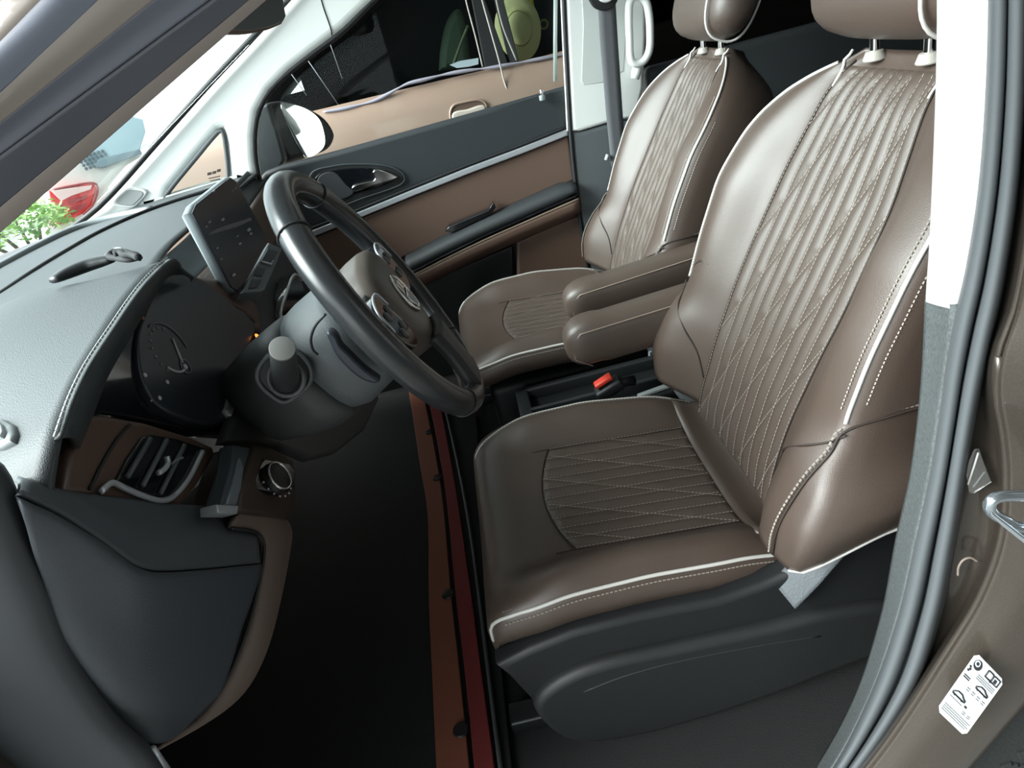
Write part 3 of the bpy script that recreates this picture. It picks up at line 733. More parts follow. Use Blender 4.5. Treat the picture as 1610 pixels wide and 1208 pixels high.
# ================================================================== STEERING
W = V(-.443, -.0315, .828); A_ = .428; YW_ = .08
wnn = V(math.cos(A_)*math.cos(YW_), math.cos(A_)*math.sin(YW_), math.sin(A_)); wv = V(-math.sin(YW_), math.cos(YW_), 0); wu = wnn.cross(wv)
def wp(u, v, h=0): return W+wu*u+wv*v+wnn*h
stw = thing('steering_wheel', 'black leather steering wheel with chrome emblem at the driver seat', 'steering wheel', W-wnn*.05)
RW, TW = .1690, .0160
circ = [wp(RW*math.cos(t), RW*math.sin(t)) for t in np.linspace(0, 2*math.pi, 96, endpoint=False)]
rings = []
for i, t in enumerate(np.linspace(0, 2*math.pi, 96, endpoint=False)):
    rad = wu*math.cos(t)+wv*math.sin(t)
    a, b = (TW*1.0, TW*1.08)
    if abs(math.sin(t)) > .55 and abs(math.cos(t)) < .75: a *= 1.06
    rings.append([circ[i]+rad*math.cos(k*2*math.pi/16)*a+wnn*math.sin(k*2*math.pi/16)*b for k in range(16)])
rings.append(rings[0])
rim = loft('rim', rings, rim_leather, stw, caps=False)
for deg in (38, 142, 218, 322):
    t = math.radians(deg); rad = wu*math.cos(t)+wv*math.sin(t); c = W+rad*RW
    tube('rim_seam', [c+rad*math.cos(k*2*math.pi/20)*(TW*1.05)+wnn*math.sin(k*2*math.pi/20)*(TW*1.12) for k in range(20)], .0011, rubber_dk, rim, 5, closed=True)
# inside seam of the leather wrap
tube('wrap_seam', [W+(wu*math.cos(t)+wv*math.sin(t))*(RW-TW*.93)+wnn*.006 for t in np.linspace(0, 6.2832, 90, endpoint=False)], .0012, mat('seam_grey', (92, 94, 96), .5), rim, 5, closed=True)
# hub pad (airbag): a soft shield
hubm = mat('hub_brown_grey', (74, 68, 63), .42)
hub_o = [(.050, -.052), (.055, 0), (.050, .052), (.03, .078), (-.02, .074), (-.062, .048), (-.085, .018), (-.085, -.018), (-.062, -.048), (-.02, -.074), (.03, -.078)]
rings = []
base = crom([wp(u, v) for u, v in hub_o], 48, True)
for s, h in ((.97, -.035), (1.0, -.018), (1.0, .0), (.96, .010), (.82, .016), (.5, .020), (.15, .021)):
    rings.append([W+(p-W)*s+wnn*h for p in base])
hub = loft('airbag_cover', rings, hubm, stw)
# spokes
for s in (-1, 1):
    rows = [[wp(.036, s*.060, .0), wp(.032, s*.11, .001), wp(.028, s*.160, .002)], [wp(.008, s*.066, .008), wp(.002, s*.11, .006), wp(-.004, s*.163, .004)], [wp(-.044, s*.060, .0), wp(-.044, s*.11, .0), wp(-.044, s*.156, .0)]]
    sp = patch('spoke', rows, black_p, stw, 14, 12, .02)
    pad = panel('button_pad', [wp(.026, s*.082, .006), wp(.024, s*.136, .006), wp(-.012, s*.140, .006), wp(-.036, s*.120, .006), wp(-.034, s*.080, .006)], wnn, .014, gloss_black, sp, .003, lift=.006, up=wu, res=30)
    tube('pad_chrome_line', [p+wnn*.0065 for p in crom([wp(.010, s*.079, .006), wp(.030, s*.086, .006), wp(.028, s*.134, .006), wp(.0, s*.143, .006)], 24)], .0016, satin, sp, 6)
    for (u, v) in ((.010, .096), (.010, .118), (-.014, .096), (-.016, .116)):
        disc(wp(u, s*v, .0115), wnn, .0072, .006, .003, 'button', mat('button_grey', (64, 68, 72), .4), pad, 14)
rows = [[wp(-.07, -.035, .006), wp(-.11, -.030, .004), wp(-.160, -.040, 0)], [wp(-.07, 0, .012), wp(-.115, 0, .008), wp(-.164, 0, 0)], [wp(-.07, .035, .006), wp(-.11, .030, .004), wp(-.160, .040, 0)]]
patch('lower_spoke', rows, black_p, stw, 14, 12, .018)
# round chrome emblem
ec = wp(-.012, -.008, .0215)
er = tube('emblem_ring', [ec+(wu*math.cos(t)+wv*math.sin(t))*.026 for t in np.linspace(0, 6.2832, 48, endpoint=False)], .0026, chrome, hub, 8, closed=True)
disc(ec-wnn*.004, wnn, .025, .025, .004, 'emblem_field', gloss_black, er)
for pts in ([(.020, -.014), (.022, -.002), (.006, 0), (.004, -.016)], [(.022, .002), (.016, .016), (.004, .018), (.006, .004)], [(-.001, -.018), (.0, .018), (-.012, .019), (-.026, .006), (-.026, -.006), (-.012, -.019)]):
    panel('emblem_motif', [ec+wu*u+wv*v for u, v in [(a*.84, b*.84) for a, b in pts]], wnn, .003, chrome, er, .001, lift=.003, up=wu)

# ---- column shroud with the stalks
colt = thing('steering_column', 'grey steering column shroud with light stalk behind the wheel', 'steering column', W-wnn*.2-V(0, 0, .1))
def sring(s, ry, ru, off=0, n=40, e=2.6, dy=0):
    c = W-wnn*s+wu*off+wv*dy; out = []
    for k in range(n):
        t = 2*math.pi*k/n; ct, st_ = math.cos(t), math.sin(t)
        out.append(c+wu*ru*math.copysign(abs(ct)**(2/e), ct)+wv*ry*math.copysign(abs(st_)**(2/e), st_))
    return out
sh_m = mat('shroud_grey', (88, 93, 96), .5, bump=('noise', 700, .25))
shr = loft('column_shroud', [sring(.035, .050, .050, -.005), sring(.040, .068, .064, -.008), sring(.06, .078, .072, -.012), sring(.10, .080, .074, -.014), sring(.118, .074, .070, -.012), sring(.120, .060, .06, -.012)], sh_m, colt)
cov = loft('column_cover', [sring(.118, .066, .066, -.014), sring(.125, .078, .074, -.014), sring(.155, .078, .074, -.014, dy=.006), sring(.19, .074, .070, -.012, dy=.016), sring(.24, .06, .06, -.01, dy=.035)], mat('cover_dark', (66, 67, 69), .5, bump=('noise', 700, .2)), colt)
panel('column_lower_panel', ats([(356, 694), (374, 640), (396, 576), (450, 545), (560, 600), (568, 640), (545, 688), (505, 722), (470, 730), (430, 706), (398, 698)], 'x', -.672), (1, 0, .15), .02, MATS['cover_dark'], colt, .006)
# near face: notch with a dark lever
YL = -.128
lever = [(513, 524), (521, 522), (530, 529), (537, 543), (550, 556), (572, 577), (592, 592), (598, 598), (590, 602), (570, 596), (548, 580), (528, 558), (519, 540)]
panel('wiper_lever', ats(lever, 'y', YL-.012), (.1, -1, .1), .02, mat('lever_navy', (42, 46, 54), .4), colt, .004, res=48)
tube('shroud_split_line', ats([(512, 494), (496, 512), (489, 532), (492, 550), (500, 558)], 'y', YL+.0), .0016, rubber_dk, shr, 6, res=20)
# light stalk pointing at the door, in its rounded recess
rc_ = [(404, 588), (412, 570), (430, 556), (462, 552), (482, 568), (489, 590), (484, 606), (466, 622), (446, 632), (424, 620), (408, 604)]
NL = V(.30, -1, .12).normalized(); LP = at(446, 596, 'y', -.135)
rcs = panel('stalk_recess', [atp(x, y, LP, NL) for x, y in rc_], NL, .02, mat('recess_dark', (44, 46, 48), .5), colt, .004, res=48)
tube('recess_lip', [atp(x, y, LP, NL) for x, y in rc_], .0028, mat('lip_mid', (92, 95, 97), .45), rcs, 6, closed=True, res=48)
b0, b1 = atp(450, 598, LP, NL), at(444, 549, 'y', -.205)
stk = cyl('light_stalk', b0, b1, .0155, mat('stalk_dark', (52, 54, 56), .45), colt, r2=.0125, bev=.002)
tube('stalk_collar', [b0+(b1-b0).normalized()*.006+(V(1, 0, 0)*math.cos(t)+V(0, .3, 1).normalized()*math.sin(t))*.020 for t in np.linspace(0, 6.28, 28, endpoint=False)], .003, MATS['lip_mid'], stk, 6, closed=True)
dn = (b1-b0).normalized()
cyl('stalk_cap', b1-dn*.001, b1+dn*.003, .0128, mat('cap_grey', (112, 112, 110), .5), stk, bev=.001)
tube('stalk_silver_clip', ats([(430, 551), (432, 560), (438, 568), (446, 571)], 'y', -.196), [.002, .004, .0045, .003], satin, stk, 8)

# ================================================================== SEATS
def sm(x): x = min(max(x, 0), 1); return x*x*(3-2*x)
def lerp_tab(xs, ys): return lambda x: float(np.interp(x, xs, ys))
vw = [-.03, .0, .03, .07, .13, .19, .235, .27, .35, .45, .50, .54, .58, .61, .635, .655]
WE = lerp_tab(vw, [.19, .22, .245, .278, .296, .288, .264, .252, .250, .250, .244, .232, .204, .166, .118, .06])
WPn = lerp_tab([-.02, .07, .15, .24, .36, .49, .58, .64, .66], [.142, .138, .132, .133, .136, .128, .108, .094, .05])
PK = lerp_tab([-.03, .05, .13, .2, .25, .35, .45, .54, .6, .655], [.055, .10, .122, .112, .094, .098, .094, .07, .045, .012])
DC = lerp_tab([-.03, .03, .1, .2, .3, .45, .6, .655], [.0, .035, .05, .055, .05, .035, .022, .0])
def smooth_tab(f, x, w=.018): return (f(x-w)+f(x-w/2)+f(x)+f(x+w/2)+f(x+w))/5

def quilt_h(a, b, A, B0, B1, slope, sgn):
    """height of the padding at panel coordinate a (across), b (along)"""
    best = 1e9
    for i in range(-5, 6):
        best = min(best, abs(a-A*i/5.0))
    c = b+slope*sgn*a
    k = round((c-B0)/.165)
    best = min(best, abs(c-B0-k*.165)/math.sqrt(1+slope*slope))
    return .0042*(1-math.exp(-(best/.0062)**1.4))

def make_seat(YC, recl, sgn, name, label, driver):
    lift_z = 0 if driver else .040
    a = math.radians(recl)
    t = V(math.sin(a), 0, math.cos(a)); n = V(-math.cos(a), 0, math.sin(a)); B0 = V(.02, YC, .33)
    root = thing(name, label, 'car seat', (-.2, YC, FLOOR))
    def D(y, v):
        we, w_ = smooth_tab(WE, v), smooth_tab(WPn, v)
        w_ = min(w_, we*.8)
        dc, pk = smooth_tab(DC, v), smooth_tab(PK, v)
        y = abs(y)
        if y <= w_:
            return dc+.008*(y/max(w_, 1e-5))**4
        s = min((y-w_)/(we-w_), 1.0)
        de = pk*.90
        b = dc+.008
        if s < .62:
            h = sm(s/.62)**.8
            return b+(pk-b)*h
        return pk-(pk-de)*((s-.62)/.38)**2
    def surf(y, v, lift=0): return B0+t*v+V(0, 1, 0)*y+n*(D(y, v)+lift)
    # ---- backrest shell
    rings = []
    vs_ = list(np.linspace(.072, .60, 48))+list(np.linspace(.612, .655, 8))
    for v in vs_:
        we = smooth_tab(WE, v); w = []
        tp = sm((v-.58)/.075)
        for k in range(47):
            y = -we+2*we*k/46
            w.append(surf(y, v))
        de = smooth_tab(PK, v)*.90
        bk = -.085+.05*tp
        side = [(we+.006, de-.012), (we+.009, de-.035), (we+.006, de*.2-.02), (we-.004, bk*.6), (we*.88, bk*.92), (we*.6, bk), (we*.2, bk-.004)]
        def sv(d): return v+.085*sm((.30-v)/.228)*min(max((de-.01-d)/.11, 0), 1)
        for y, d in side: w.append(B0+t*sv(d)+V(0, y, 0)+n*d)
        for y, d in reversed(side): w.append(B0+t*sv(d)+V(0, -y, 0)+n*d)
        rings.append(w)
    back = loft('backrest', rings, leather, root)
    low = rings[0]
    for idx in (list(range(46, 53)), [0]+list(range(60, 53, -1))):
        tube('bottom_piping', [low[i] for i in idx], .0020, piping_m, back, 6, res=24)
    # ---- quilted middle of the backrest
    nb, na = 170, 61
    verts = []
    for i in range(nb):
        v = .05+.583*i/(nb-1); w_ = smooth_tab(WPn, v)*.985
        for j in range(na):
            f = -1+2*j/(na-1); y = f*w_
            h = quilt_h(f*.133, v, .133, .02, .64, 2.2, sgn)
            e = min(1, (1-abs(f))*12, i/5+.05, (nb-1-i)/5+.05)
            verts.append(surf(y, v, .0015+.6*h+h*.6*e if e > .2 else .0005))
    q = mesh('quilted_panel', verts, grid_faces(nb, na), leather_q, back)
    lines = []
    for i in range(-5, 6):
        lines.append([surf(smooth_tab(WPn, v)*.985*i/5.0, v, .0024) for v in np.linspace(.055, .63, 90)])
    k0 = -4
    for k in range(k0, 14):
        c = .02+k*.165; pts = []
        for f in np.linspace(-1, 1, 80):
            v = c-2.2*sgn*f*.133
            if .055 < v < .628: pts.append(surf(f*smooth_tab(WPn, v)*.98, v, .0026))
        if len(pts) > 3: lines.append(pts)
    dashes('quilt_stitching', lines, thread_m, q, r=.00052)
    # ---- piping and seams
    for s in (-1, 1):
        tube('edge_piping', [surf(s*smooth_tab(WE, v)*1.0, v, .001) for v in np.linspace(.272, .635, 60)], .0026, piping_m, back, 6)
        tube('inner_seam', [surf(s*smooth_tab(WPn, v), v, .0015) for v in np.linspace(.06, .64, 60)], .0013, mat('seam_dark', (48, 38, 33), .6), back, 5)
        tube('upper_piping', [surf(s*.098, v, .002) for v in np.linspace(.605, .652, 8)], .0022, piping_m, back, 6)
        lo = crom([surf(s*y, v, .001) for y, v in ((.262, .262), (.25, .245), (.225, .222), (.19, .195), (.16, .165), (.138, .125))], 40)
        tube('bolster_seam', lo, .0014, MATS['seam_dark'], back, 5)
        def side(v, d): return B0+t*v+V(0, s*(smooth_tab(WE, v)+.0105), 0)+n*d
        lp = crom([side(.315, -.02), side(.305, .01), side(.29, .045), surf(s*.257, .262, .002), surf(s*.259, .235, .002), surf(s*.260, .20, .002), surf(s*.260, .15, .002), surf(s*.257, .11, .002), surf(s*.253, .076, .002)], 60)
        if s == -1 or not driver:
            tube('bolster_piping', lp, .0017, MATS['seam_dark'], back, 5)
            dashes('bolster_stitching', [[p+n*.003+V(0, -s*.004, 0) for p in lp]], thread_m, back, r=.0013)
        if (s == 1) == driver: tube('lower_edge_piping', [surf(s*smooth_tab(WE, v)*1.005, v, .001)+V(.012, 0, 0) for v in np.linspace(.058, .235, 40)], .0020, piping_m, back, 6)
        # side panel seam with broad stitches beside the white piping
        dashes('edge_stitching', [[surf(s*(smooth_tab(WE, v)-.009), v, .0015) for v in np.linspace(.285, .56, 60)],
                                  [surf(s*smooth_tab(WE, v), v, .0)+V(0, s*.006, 0)-n*.012 for v in np.linspace(.30, .52, 60)]], thread_m, back, r=.0009, step=.005, on=.003)
    if driver:
        # crease in the far bolster
        tube('leather_crease', [surf(y, v, -.0008) for y, v in ((.232, .295), (.222, .305), (.205, .315), (.185, .315))], [.001, .0022, .0024, .001], MATS['seam_dark'], back, 6)
    # ---- headrest
    hr = []
    for k, s in enumerate(np.linspace(-1, 1, 25)):
        y = s*.152; f = max(1-abs(s)**3.2, 0)
        hh = .052+.048*f**.5; th = .022+.033*f**.5
        c = B0+t*(.757+.004*f)+V(0, y, 0)+n*.045
        ring = []
        for q_ in range(28):
            an = 2*math.pi*q_/28; ca, sa = math.cos(an), math.sin(an)
            ring.append(c+t*hh*math.copysign(abs(ca)**.75, ca)+n*th*math.copysign(abs(sa)**.75, sa))
        hr.append(ring)
    head = loft('headrest', hr, leather, root)
    for s in (-1, 1):
        hh, th = .098, .054
        if s == -1: tube('headrest_piping', [B0+t*(.759+hh*math.copysign(abs(math.cos(x))**.75, math.cos(x)))+V(0, s*.112, 0)+n*(.045+th*math.copysign(abs(math.sin(x))**.75, math.sin(x))) for x in np.linspace(0, 6.283, 40, endpoint=False)], .0026, piping_m, head, 6, closed=True)
        pb = B0+t*.645+V(0, s*.052, 0)+n*.012; pt_ = B0+t*.70+V(0, s*.052, 0)+n*.035
        po = cyl('headrest_post', pb, pt_, .0062, chrome, root, n=14)
        cyl('post_collar', pb-(pt_-pb).normalized()*.004, pb+(pt_-pb).normalized()*.008, .014, mat('collar', (168, 164, 156), .45), po, r2=.011, bev=.002)
    # ---- cushion
    YC0 = YC; YC = YC+.026*sgn
    ZC = lerp_tab([-.447, -.435, -.40, -.30, -.1, .03], [z+lift_z for z in (.345, .372, .386, .384, .362, .345)])
    HW = lerp_tab([-.445, -.42, -.36, -.25, -.1, .03], [.205, .222, .232, .228, .222, .208])
    BH = lerp_tab([-.445, -.40, -.33, -.2, -.06, .02], [.0, .010, .036, .050, .042, .016])
    def csurf(y, x, lift=0):
        hw, z, b = smooth_tab(HW, x), smooth_tab(ZC, x), smooth_tab(BH, x)
        s = min(abs(y)/hw, 1)
        h = 0
        if s > .56:
            u = (s-.56)/.44
            h = sm(u/.7) if u < .7 else 1-.42*((u-.7)/.3)**2
        return V(x, YC+y, z+b*h+lift-.006*(1-(s/.56)**2 if s < .56 else 0))
    secs = []
    xs_ = list(np.linspace(.03, -.43, 40))
    def sect(x, dz=0, sc=1.0, dx=0):
        hw = smooth_tab(HW, x)*sc
        top = [csurf(-hw/sc+2*hw/sc*k/36, x)+V(dx, 0, dz) for k in range(37)]
        if sc != 1: top = [V(p.x, YC+(p.y-YC)*sc, p.z) for p in top]
        z1 = top[-1].z
        dr = .062 if x < -.08 else .062-(x+.08)/.11*.03
        sd = [(hw+.007, z1-.012), (hw+.010, z1-.030), (hw+.006, z1-dr+.012), (hw-.012, z1-dr), (hw*.5, min(z1-dr, .30+lift_z))]
        return top+[V(x+dx, YC+y, z) for y, z in sd]+[V(x+dx, YC-y, z) for y, z in reversed(sd)]
    for x in xs_: secs.append(sect(x))
    for dx, dz, sc in ((-.006, -.010, .985), (-.010, -.024, .975), (-.011, -.044, .96), (-.006, -.064, .94), (.004, -.08, .90)):
        s_ = sect(-.432, 0, sc, dx)
        s_ = [V(p.x, p.y, p.z+dz) if i < 37 else V(p.x+.004, p.y, min(p.z, secs[-1][36].z-.06)+dz*.1) for i, p in enumerate(s_)]
        secs.append(s_)
    cush = loft('cushion', secs, leather, root)
    na, nb = 61, 110
    verts = []
    def fr(f): return -.318+.030*abs(f)**2
    for i in range(nb):
        for j in range(na):
            f = -1+2*j/(na-1); x0, x1 = fr(f), -.034
            x = x0+(x1-x0)*i/(nb-1); y = f*.132
            h = quilt_h(y, -x, .132, .02, .3, 2.4, -sgn)
            e = min(1, (1-abs(f))*12, i/4+.05, (nb-1-i)/4+.05)
            verts.append(csurf(y, x, .002+h*1.1*e if e > .2 else .0005))
    cq = mesh('quilted_cushion_panel', verts, grid_faces(nb, na), leather_q, cush)
    lines = []
    for i in range(-5, 6):
        f = i/5.0; lines.append([csurf(f*.132, x, .0030) for x in np.linspace(fr(f), -.034, 60)])
    for k in range(-6, 10):
        c = .02+k*.165; pts = []
        for f in np.linspace(-1, 1, 80):
            b = c+2.4*sgn*f*.132
            if .034 < b < -fr(f): pts.append(csurf(f*.132, -b, .0032))
        if len(pts) > 3: lines.append(pts)
    dashes('cushion_stitching', lines, mat('dim_thread', (150, 142, 132), .6), cq, r=.0006)
    tube('panel_front_seam', [csurf(f*.134, fr(f)-.002, .0012) for f in np.linspace(-1, 1, 30)], .0013, MATS['seam_dark'], cush, 5)
    for s in (-1, 1):
        kf = 1.0 if s == -1 else .90
        pth = [csurf(s*smooth_tab(HW, x)*kf, x, 0)+(V(0, s*.003, -.004) if s == -1 else V(0, 0, .001)) for x in np.linspace(.0, -.43, 60)]
        pth += [pth[-1]+V(-.006, -s*.003, -.014), pth[-1]+V(-.008, -s*.006, -.036), pth[-1]+V(-.004, -s*.010, -.06)]
        tube('cushion_piping', pth, .0028 if s == -1 or not driver else .0020, piping_m, cush, 6)
        tube('panel_side_seam', [csurf(s*.1335, x, .0012) for x in np.linspace(-.32, .0, 30)], .0012, MATS['seam_dark'], cush, 5)
        dashes('piping_stitching', [[p+V(0, -s*.007, .004) for p in pth[:58]], [p+V(0, s*.005, -.008) for p in pth[:58]]], mat('dim_thread', (150, 142, 132), .6), cush, r=.0010)
    patch('rear_flap', [[csurf(y, -.034, .004) for y in (-.19, -.1, 0, .1, .19)], [csurf(y, .012, .010) for y in (-.19, -.1, 0, .1, .19)], [csurf(y, .05, .045) for y in (-.185, -.1, 0, .1, .185)]], leather, cush, 20, 8, .006)
    YC = YC0
    # ---- armrest on the inner side
    ya = YC+sgn*.295
    if driver: p0, p1, hh = V(.085, ya, .532), V(-.165, ya, .518), .048
    else: p0, p1, hh = V(.13, ya, .563), V(-.135, ya, .545), .042
    ax = (p1-p0).normalized(); L = (p1-p0).length
    rr = []
    for s in list(np.linspace(0, 1, 14))+[1.06, 1.11, 1.145, 1.165, 1.172]:
        e = 1 if s <= 1 else math.sqrt(max(1-((s-1)/.173)**2, .01))
        c = p0+ax*L*s+V(0, 0, (.004 if s > .9 else 0)); ww, h2 = .036*(.45+.55*e), hh*(.25+.75*e)
        rr.append([c+V(0, ww*math.copysign(abs(math.cos(x))**.55, math.cos(x)), 0)+V(0, 0, h2*math.copysign(abs(math.sin(x))**.6, math.sin(x))) for x in np.linspace(0, 2*math.pi, 32, endpoint=False)])
    am = loft('armrest', rr, leather, root)
    for s in (-1, 1):
        tube('armrest_piping', [p0+ax*L*x+V(0, s*.0345, hh*.70) for x in np.linspace(.02, 1.05, 30)]+[p0+ax*L*1.13+V(0, s*.026, hh*.2), p0+ax*L*1.12+V(0, s*.030, -hh*.4), p0+ax*L*1.0+V(0, s*.033, -hh*.85)], .0013, mat('armrest_seam', (140, 124, 112), .5), am, 5)
    # ---- base under the cushion
    ba = tag(rbox('seat_base', (-.19, YC, .21+lift_z*.6), (.40, .40, .17+lift_z), .02, black_p, root), 'black plastic seat base')
    for s in (-1, 1):
        rbox('seat_rail', (-.20, YC+s*.17, .115), (.52, .04, .03), .005, mat('rail_metal', (58, 60, 62), .4, metal=.7), ba)
    rbox('hinge_cover', (.06, YC+sgn*.235, .37), (.13, .05, .14), .02, grey_trim, root, rot=Matrix.Rotation(math.radians(-25), 3, 'Y'))
    return root
ds = make_seat(.022, 21, 1, 'driver_seat', 'quilted brown leather driver seat behind the steering wheel', True)
ps = make_seat(.742, 25, -1, 'passenger_seat', 'quilted brown leather passenger seat beside the far door', False)

# driver seat outer side shield
YS_ = -.205
sh_o = [(780, 1050), (830, 1024), (900, 996), (1000, 970), (1130, 946), (1200, 922), (1250, 900), (1292, 872), (1345, 862), (1428, 800), (1470, 800), (1470, 930), (1420, 1010), (1310, 1048), (1180, 1100), (1000, 1156), (900, 1160), (862, 1142), (836, 1104), (800, 1066)]
shield = panel('side_shield', ats(sh_o, 'y', YS_), (0, -1, 0), .035, black_p, ds, .010, bres=4)
sh2 = [(838, 1104), (858, 1072), (930, 1036), (1060, 1006), (1200, 976), (1300, 952), (1420, 940), (1440, 960), (1400, 1004), (1300, 1046), (1180, 1092), (1040, 1136), (950, 1154), (890, 1152)]
panel('shield_swell', ats(sh2, 'y', YS_), (0, -1, 0), .03, mat('shield_black', (34, 36, 36), .5, bump=('noise', 700, .2)), shield, .013, lift=.016, bres=5, res=70)
tube('shield_groove', ats([(918, 1088), (980, 1064), (1060, 1042), (1180, 1018), (1290, 1000)], 'y', YS_-.0155), .0018, rubber_dk, shield, 6, res=24)
# sloping hinge shoulder that catches the light
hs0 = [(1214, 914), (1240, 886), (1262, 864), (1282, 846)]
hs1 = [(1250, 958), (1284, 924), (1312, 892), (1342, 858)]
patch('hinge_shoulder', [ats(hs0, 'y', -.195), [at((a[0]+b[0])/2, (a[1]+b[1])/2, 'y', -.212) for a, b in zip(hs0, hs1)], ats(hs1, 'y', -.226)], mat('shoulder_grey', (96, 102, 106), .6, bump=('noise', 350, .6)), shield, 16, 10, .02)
for i, (x0, y0, x1, y1) in enumerate(((955, 1182, 1120, 1140), (945, 1200, 990, 1190), (1120, 1140, 1210, 1112))):
    tube('rail_strip', [at(x0, y0, 'y', -.20), at(x1, y1, 'y', -.20)], .004, mat('rail_metal', (58, 60, 62), .4, metal=.7), shield, 6)

# ================================================================== CONSOLE, BUCKLES, FLOOR MAT
con = thing('centre_console', 'low black storage console between the two seats', 'console', (-.03, .40, FLOOR))
cb = panel('console_body', [V(-.325, .30, .325), V(.30, .30, .325), V(.30, .49, .325), V(-.325, .49, .325)], (0, 0, 1), .21, black_p, con, .006, up=(1, 0, 0))
for y0, y1, nm in ((.300, .318, 'tray_wall'), (.472, .490, 'tray_wall'), (.385, .397, 'tray_divider')):
    rbox(nm, (-.02, (y0+y1)/2, .335), (.60, y1-y0, .035), .005, mat('tray_black', (44, 46, 48), .45), con)
rbox('tray_front', (-.315, .395, .335), (.03, .19, .035), .006, MATS['tray_black'], con)
rbox('tray_floor', (-.02, .395, .322), (.58, .17, .004), 0, carpet, con)
cyl('tray_pin', at(1022, 559, 'z', .36), at(1022, 553, 'z', .37), .004, satin, con)

bk = thing('belt_buckle', 'black seat belt buckle with red release button beside driver seat', 'buckle', at(945, 612, 'z', .33))
bc = at(948, 599, 'y', .318); bx = (at(966, 588, 'y', .318)-at(930, 612, 'y', .318)).normalized()
by = V(0, 1, 0); bz = bx.cross(by)
rot = basis(bx, by, bz)
rbox('buckle_shell', bc+bx*.006-bz*.010-V(0, 0, .014), (.060, .034, .026), .006, black_p, bk, rot)
rbox('release_button', bc, (.040, .020, .010), .003, mat('red_button', (214, 62, 44), .4), bk, rot)
tube('buckle_stalk', [bc+bx*.02-V(0, 0, .02), bc+bx*.07-V(0, -.01, .05)], .011, black_p, bk, 8)

hb = thing('parking_brake', 'black lever with a flat silver edge beside the driver seat', 'lever', at(1040, 640, 'z', .3))
l0, l1 = at(1003, 624, 'y', .286), at(1066, 601, 'y', .286)
rbox('silver_edge', (l0+l1)/2, ((l1-l0).length, .012, .008), .002, mat('lever_silver', (160, 164, 164), .35), hb, basis((l1-l0).normalized(), (0, 1, 0), (l1-l0).normalized().cross(V(0, 1, 0))))
rbox('lever_body', (l0+l1)/2+V(.0, -.002, -.022), ((l1-l0).length*1.2, .022, .035), .008, black_p, hb, basis((l1-l0).normalized(), (0, 1, 0), (l1-l0).normalized().cross(V(0, 1, 0))))

ZM = FLOOR+.016
fm = thing('floor_mat', 'black floor mat with brown and red edge bands', 'floor mat', at(560, 900, 'z', FLOOR))
panel('mat_sheet', [V(-1.22, -.36, ZM-.003), V(at(700, 900, 'z', ZM).x+.10, -.36, ZM-.003), V(at(700, 900, 'z', ZM).x+.10, 1.08, ZM-.003), V(-1.22, 1.08, ZM-.003)], (0, 0, 1), .012, mat('mat_black', (22, 23, 24), .9, bump=('noise', 300, .5)), fm, .003, up=(1, 0, 0))
bl0 = [(640, 600), (648, 648), (660, 730), (672, 809), (674, 944), (680, 1080), (686, 1212), (690, 1260)]
bl1 = [(660, 600), (670, 640), (684, 710), (696, 788), (710, 944), (722, 1050), (738, 1212), (742, 1260)]
rl0 = [(666, 600), (676, 640), (690, 710), (702, 788), (717, 944), (730, 1050), (746, 1212), (750, 1260)]
rl1 = [(682, 600), (693, 642), (708, 720), (721, 798), (742, 944), (756, 1050), (775, 1190), (782, 1260)]
def zstrip(nm, A, B, z, mt, th):
    ptsA = crom(ats(A, 'z', z), 30); ptsB = crom(ats(B, 'z', z), 30)
    return panel(nm, ptsA+ptsB[::-1], (0, 0, 1), th, mt, fm, .0015, up=(1, 0, 0))
zstrip('brown_band', bl0, bl1, ZM+.006, mat('mat_brown', (128, 74, 54), .7, bump=('noise', 500, .3)), .008)
zstrip('red_band', rl0, rl1, ZM+.005, mat('mat_red', (120, 40, 40), .7, bump=('noise', 500, .3)), .008)
tube('edge_bead', ats([(690, 605), (702, 650), (722, 740), (740, 840), (756, 960), (772, 1090), (786, 1200), (792, 1250)], 'z', ZM+.002), .004, mat('bead_grey', (74, 76, 78), .5), fm, 6, res=30)
for (px, py, r) in ((675, 680, .0125), (688, 752, .0130), (705, 935, .0135), (725, 1148, .0140)):
    c = at(px, py, 'z', ZM+.006)
    disc(c, (0, 0, 1), r, r*.9, .004, 'snap_button', mat('snap_black', (16, 16, 17), .5), fm, 20)

# ================================================================== DOOR STRIKER, STICKER
NJ = V(-.35, -.93, .1).normalized()
sk = thing('door_striker', 'silver door latch striker loop bolted to the painted pillar', 'latch', at(1585, 825, 'y', -.46))
blue_s = mat('zinc', (186, 196, 204), .22, metal=.9)
tube('striker_loop', ats([(1556, 792), (1566, 783), (1590, 780), (1624, 782), (1640, 800), (1624, 822), (1602, 830), (1580, 818), (1560, 806)], 'y', -.475), .0042, blue_s, sk, 10, closed=True, res=44)
panel('striker_plate', ats([(1554, 798), (1564, 806), (1584, 818), (1600, 828), (1640, 838), (1640, 850), (1598, 838), (1572, 822), (1556, 810)], 'y', -.478), NJ, .006, blue_s, sk, .0015)
stq = [(1536, 1027), (1580, 1072), (1517, 1159), (1473, 1117)]
SPp = at(1527, 1093, 'y', -.470); NSt = V(-.30, -.93, .20).normalized()
def stp(u, v, lift=0):  # u across 0..1 (top edge), v down 0..1
    a = Vector((stq[0][0], stq[0][1])).lerp(Vector((stq[1][0], stq[1][1])), u)
    b = Vector((stq[3][0], stq[3][1])).lerp(Vector((stq[2][0], stq[2][1])), u)
    p = a.lerp(b, v)
    return atp(p.x, p.y, SPp, NSt)+NSt*lift
stk_ = thing('tyre_pressure_label', 'white tyre pressure sticker on the painted door sill corner', 'sticker', SPp)
cr = .10
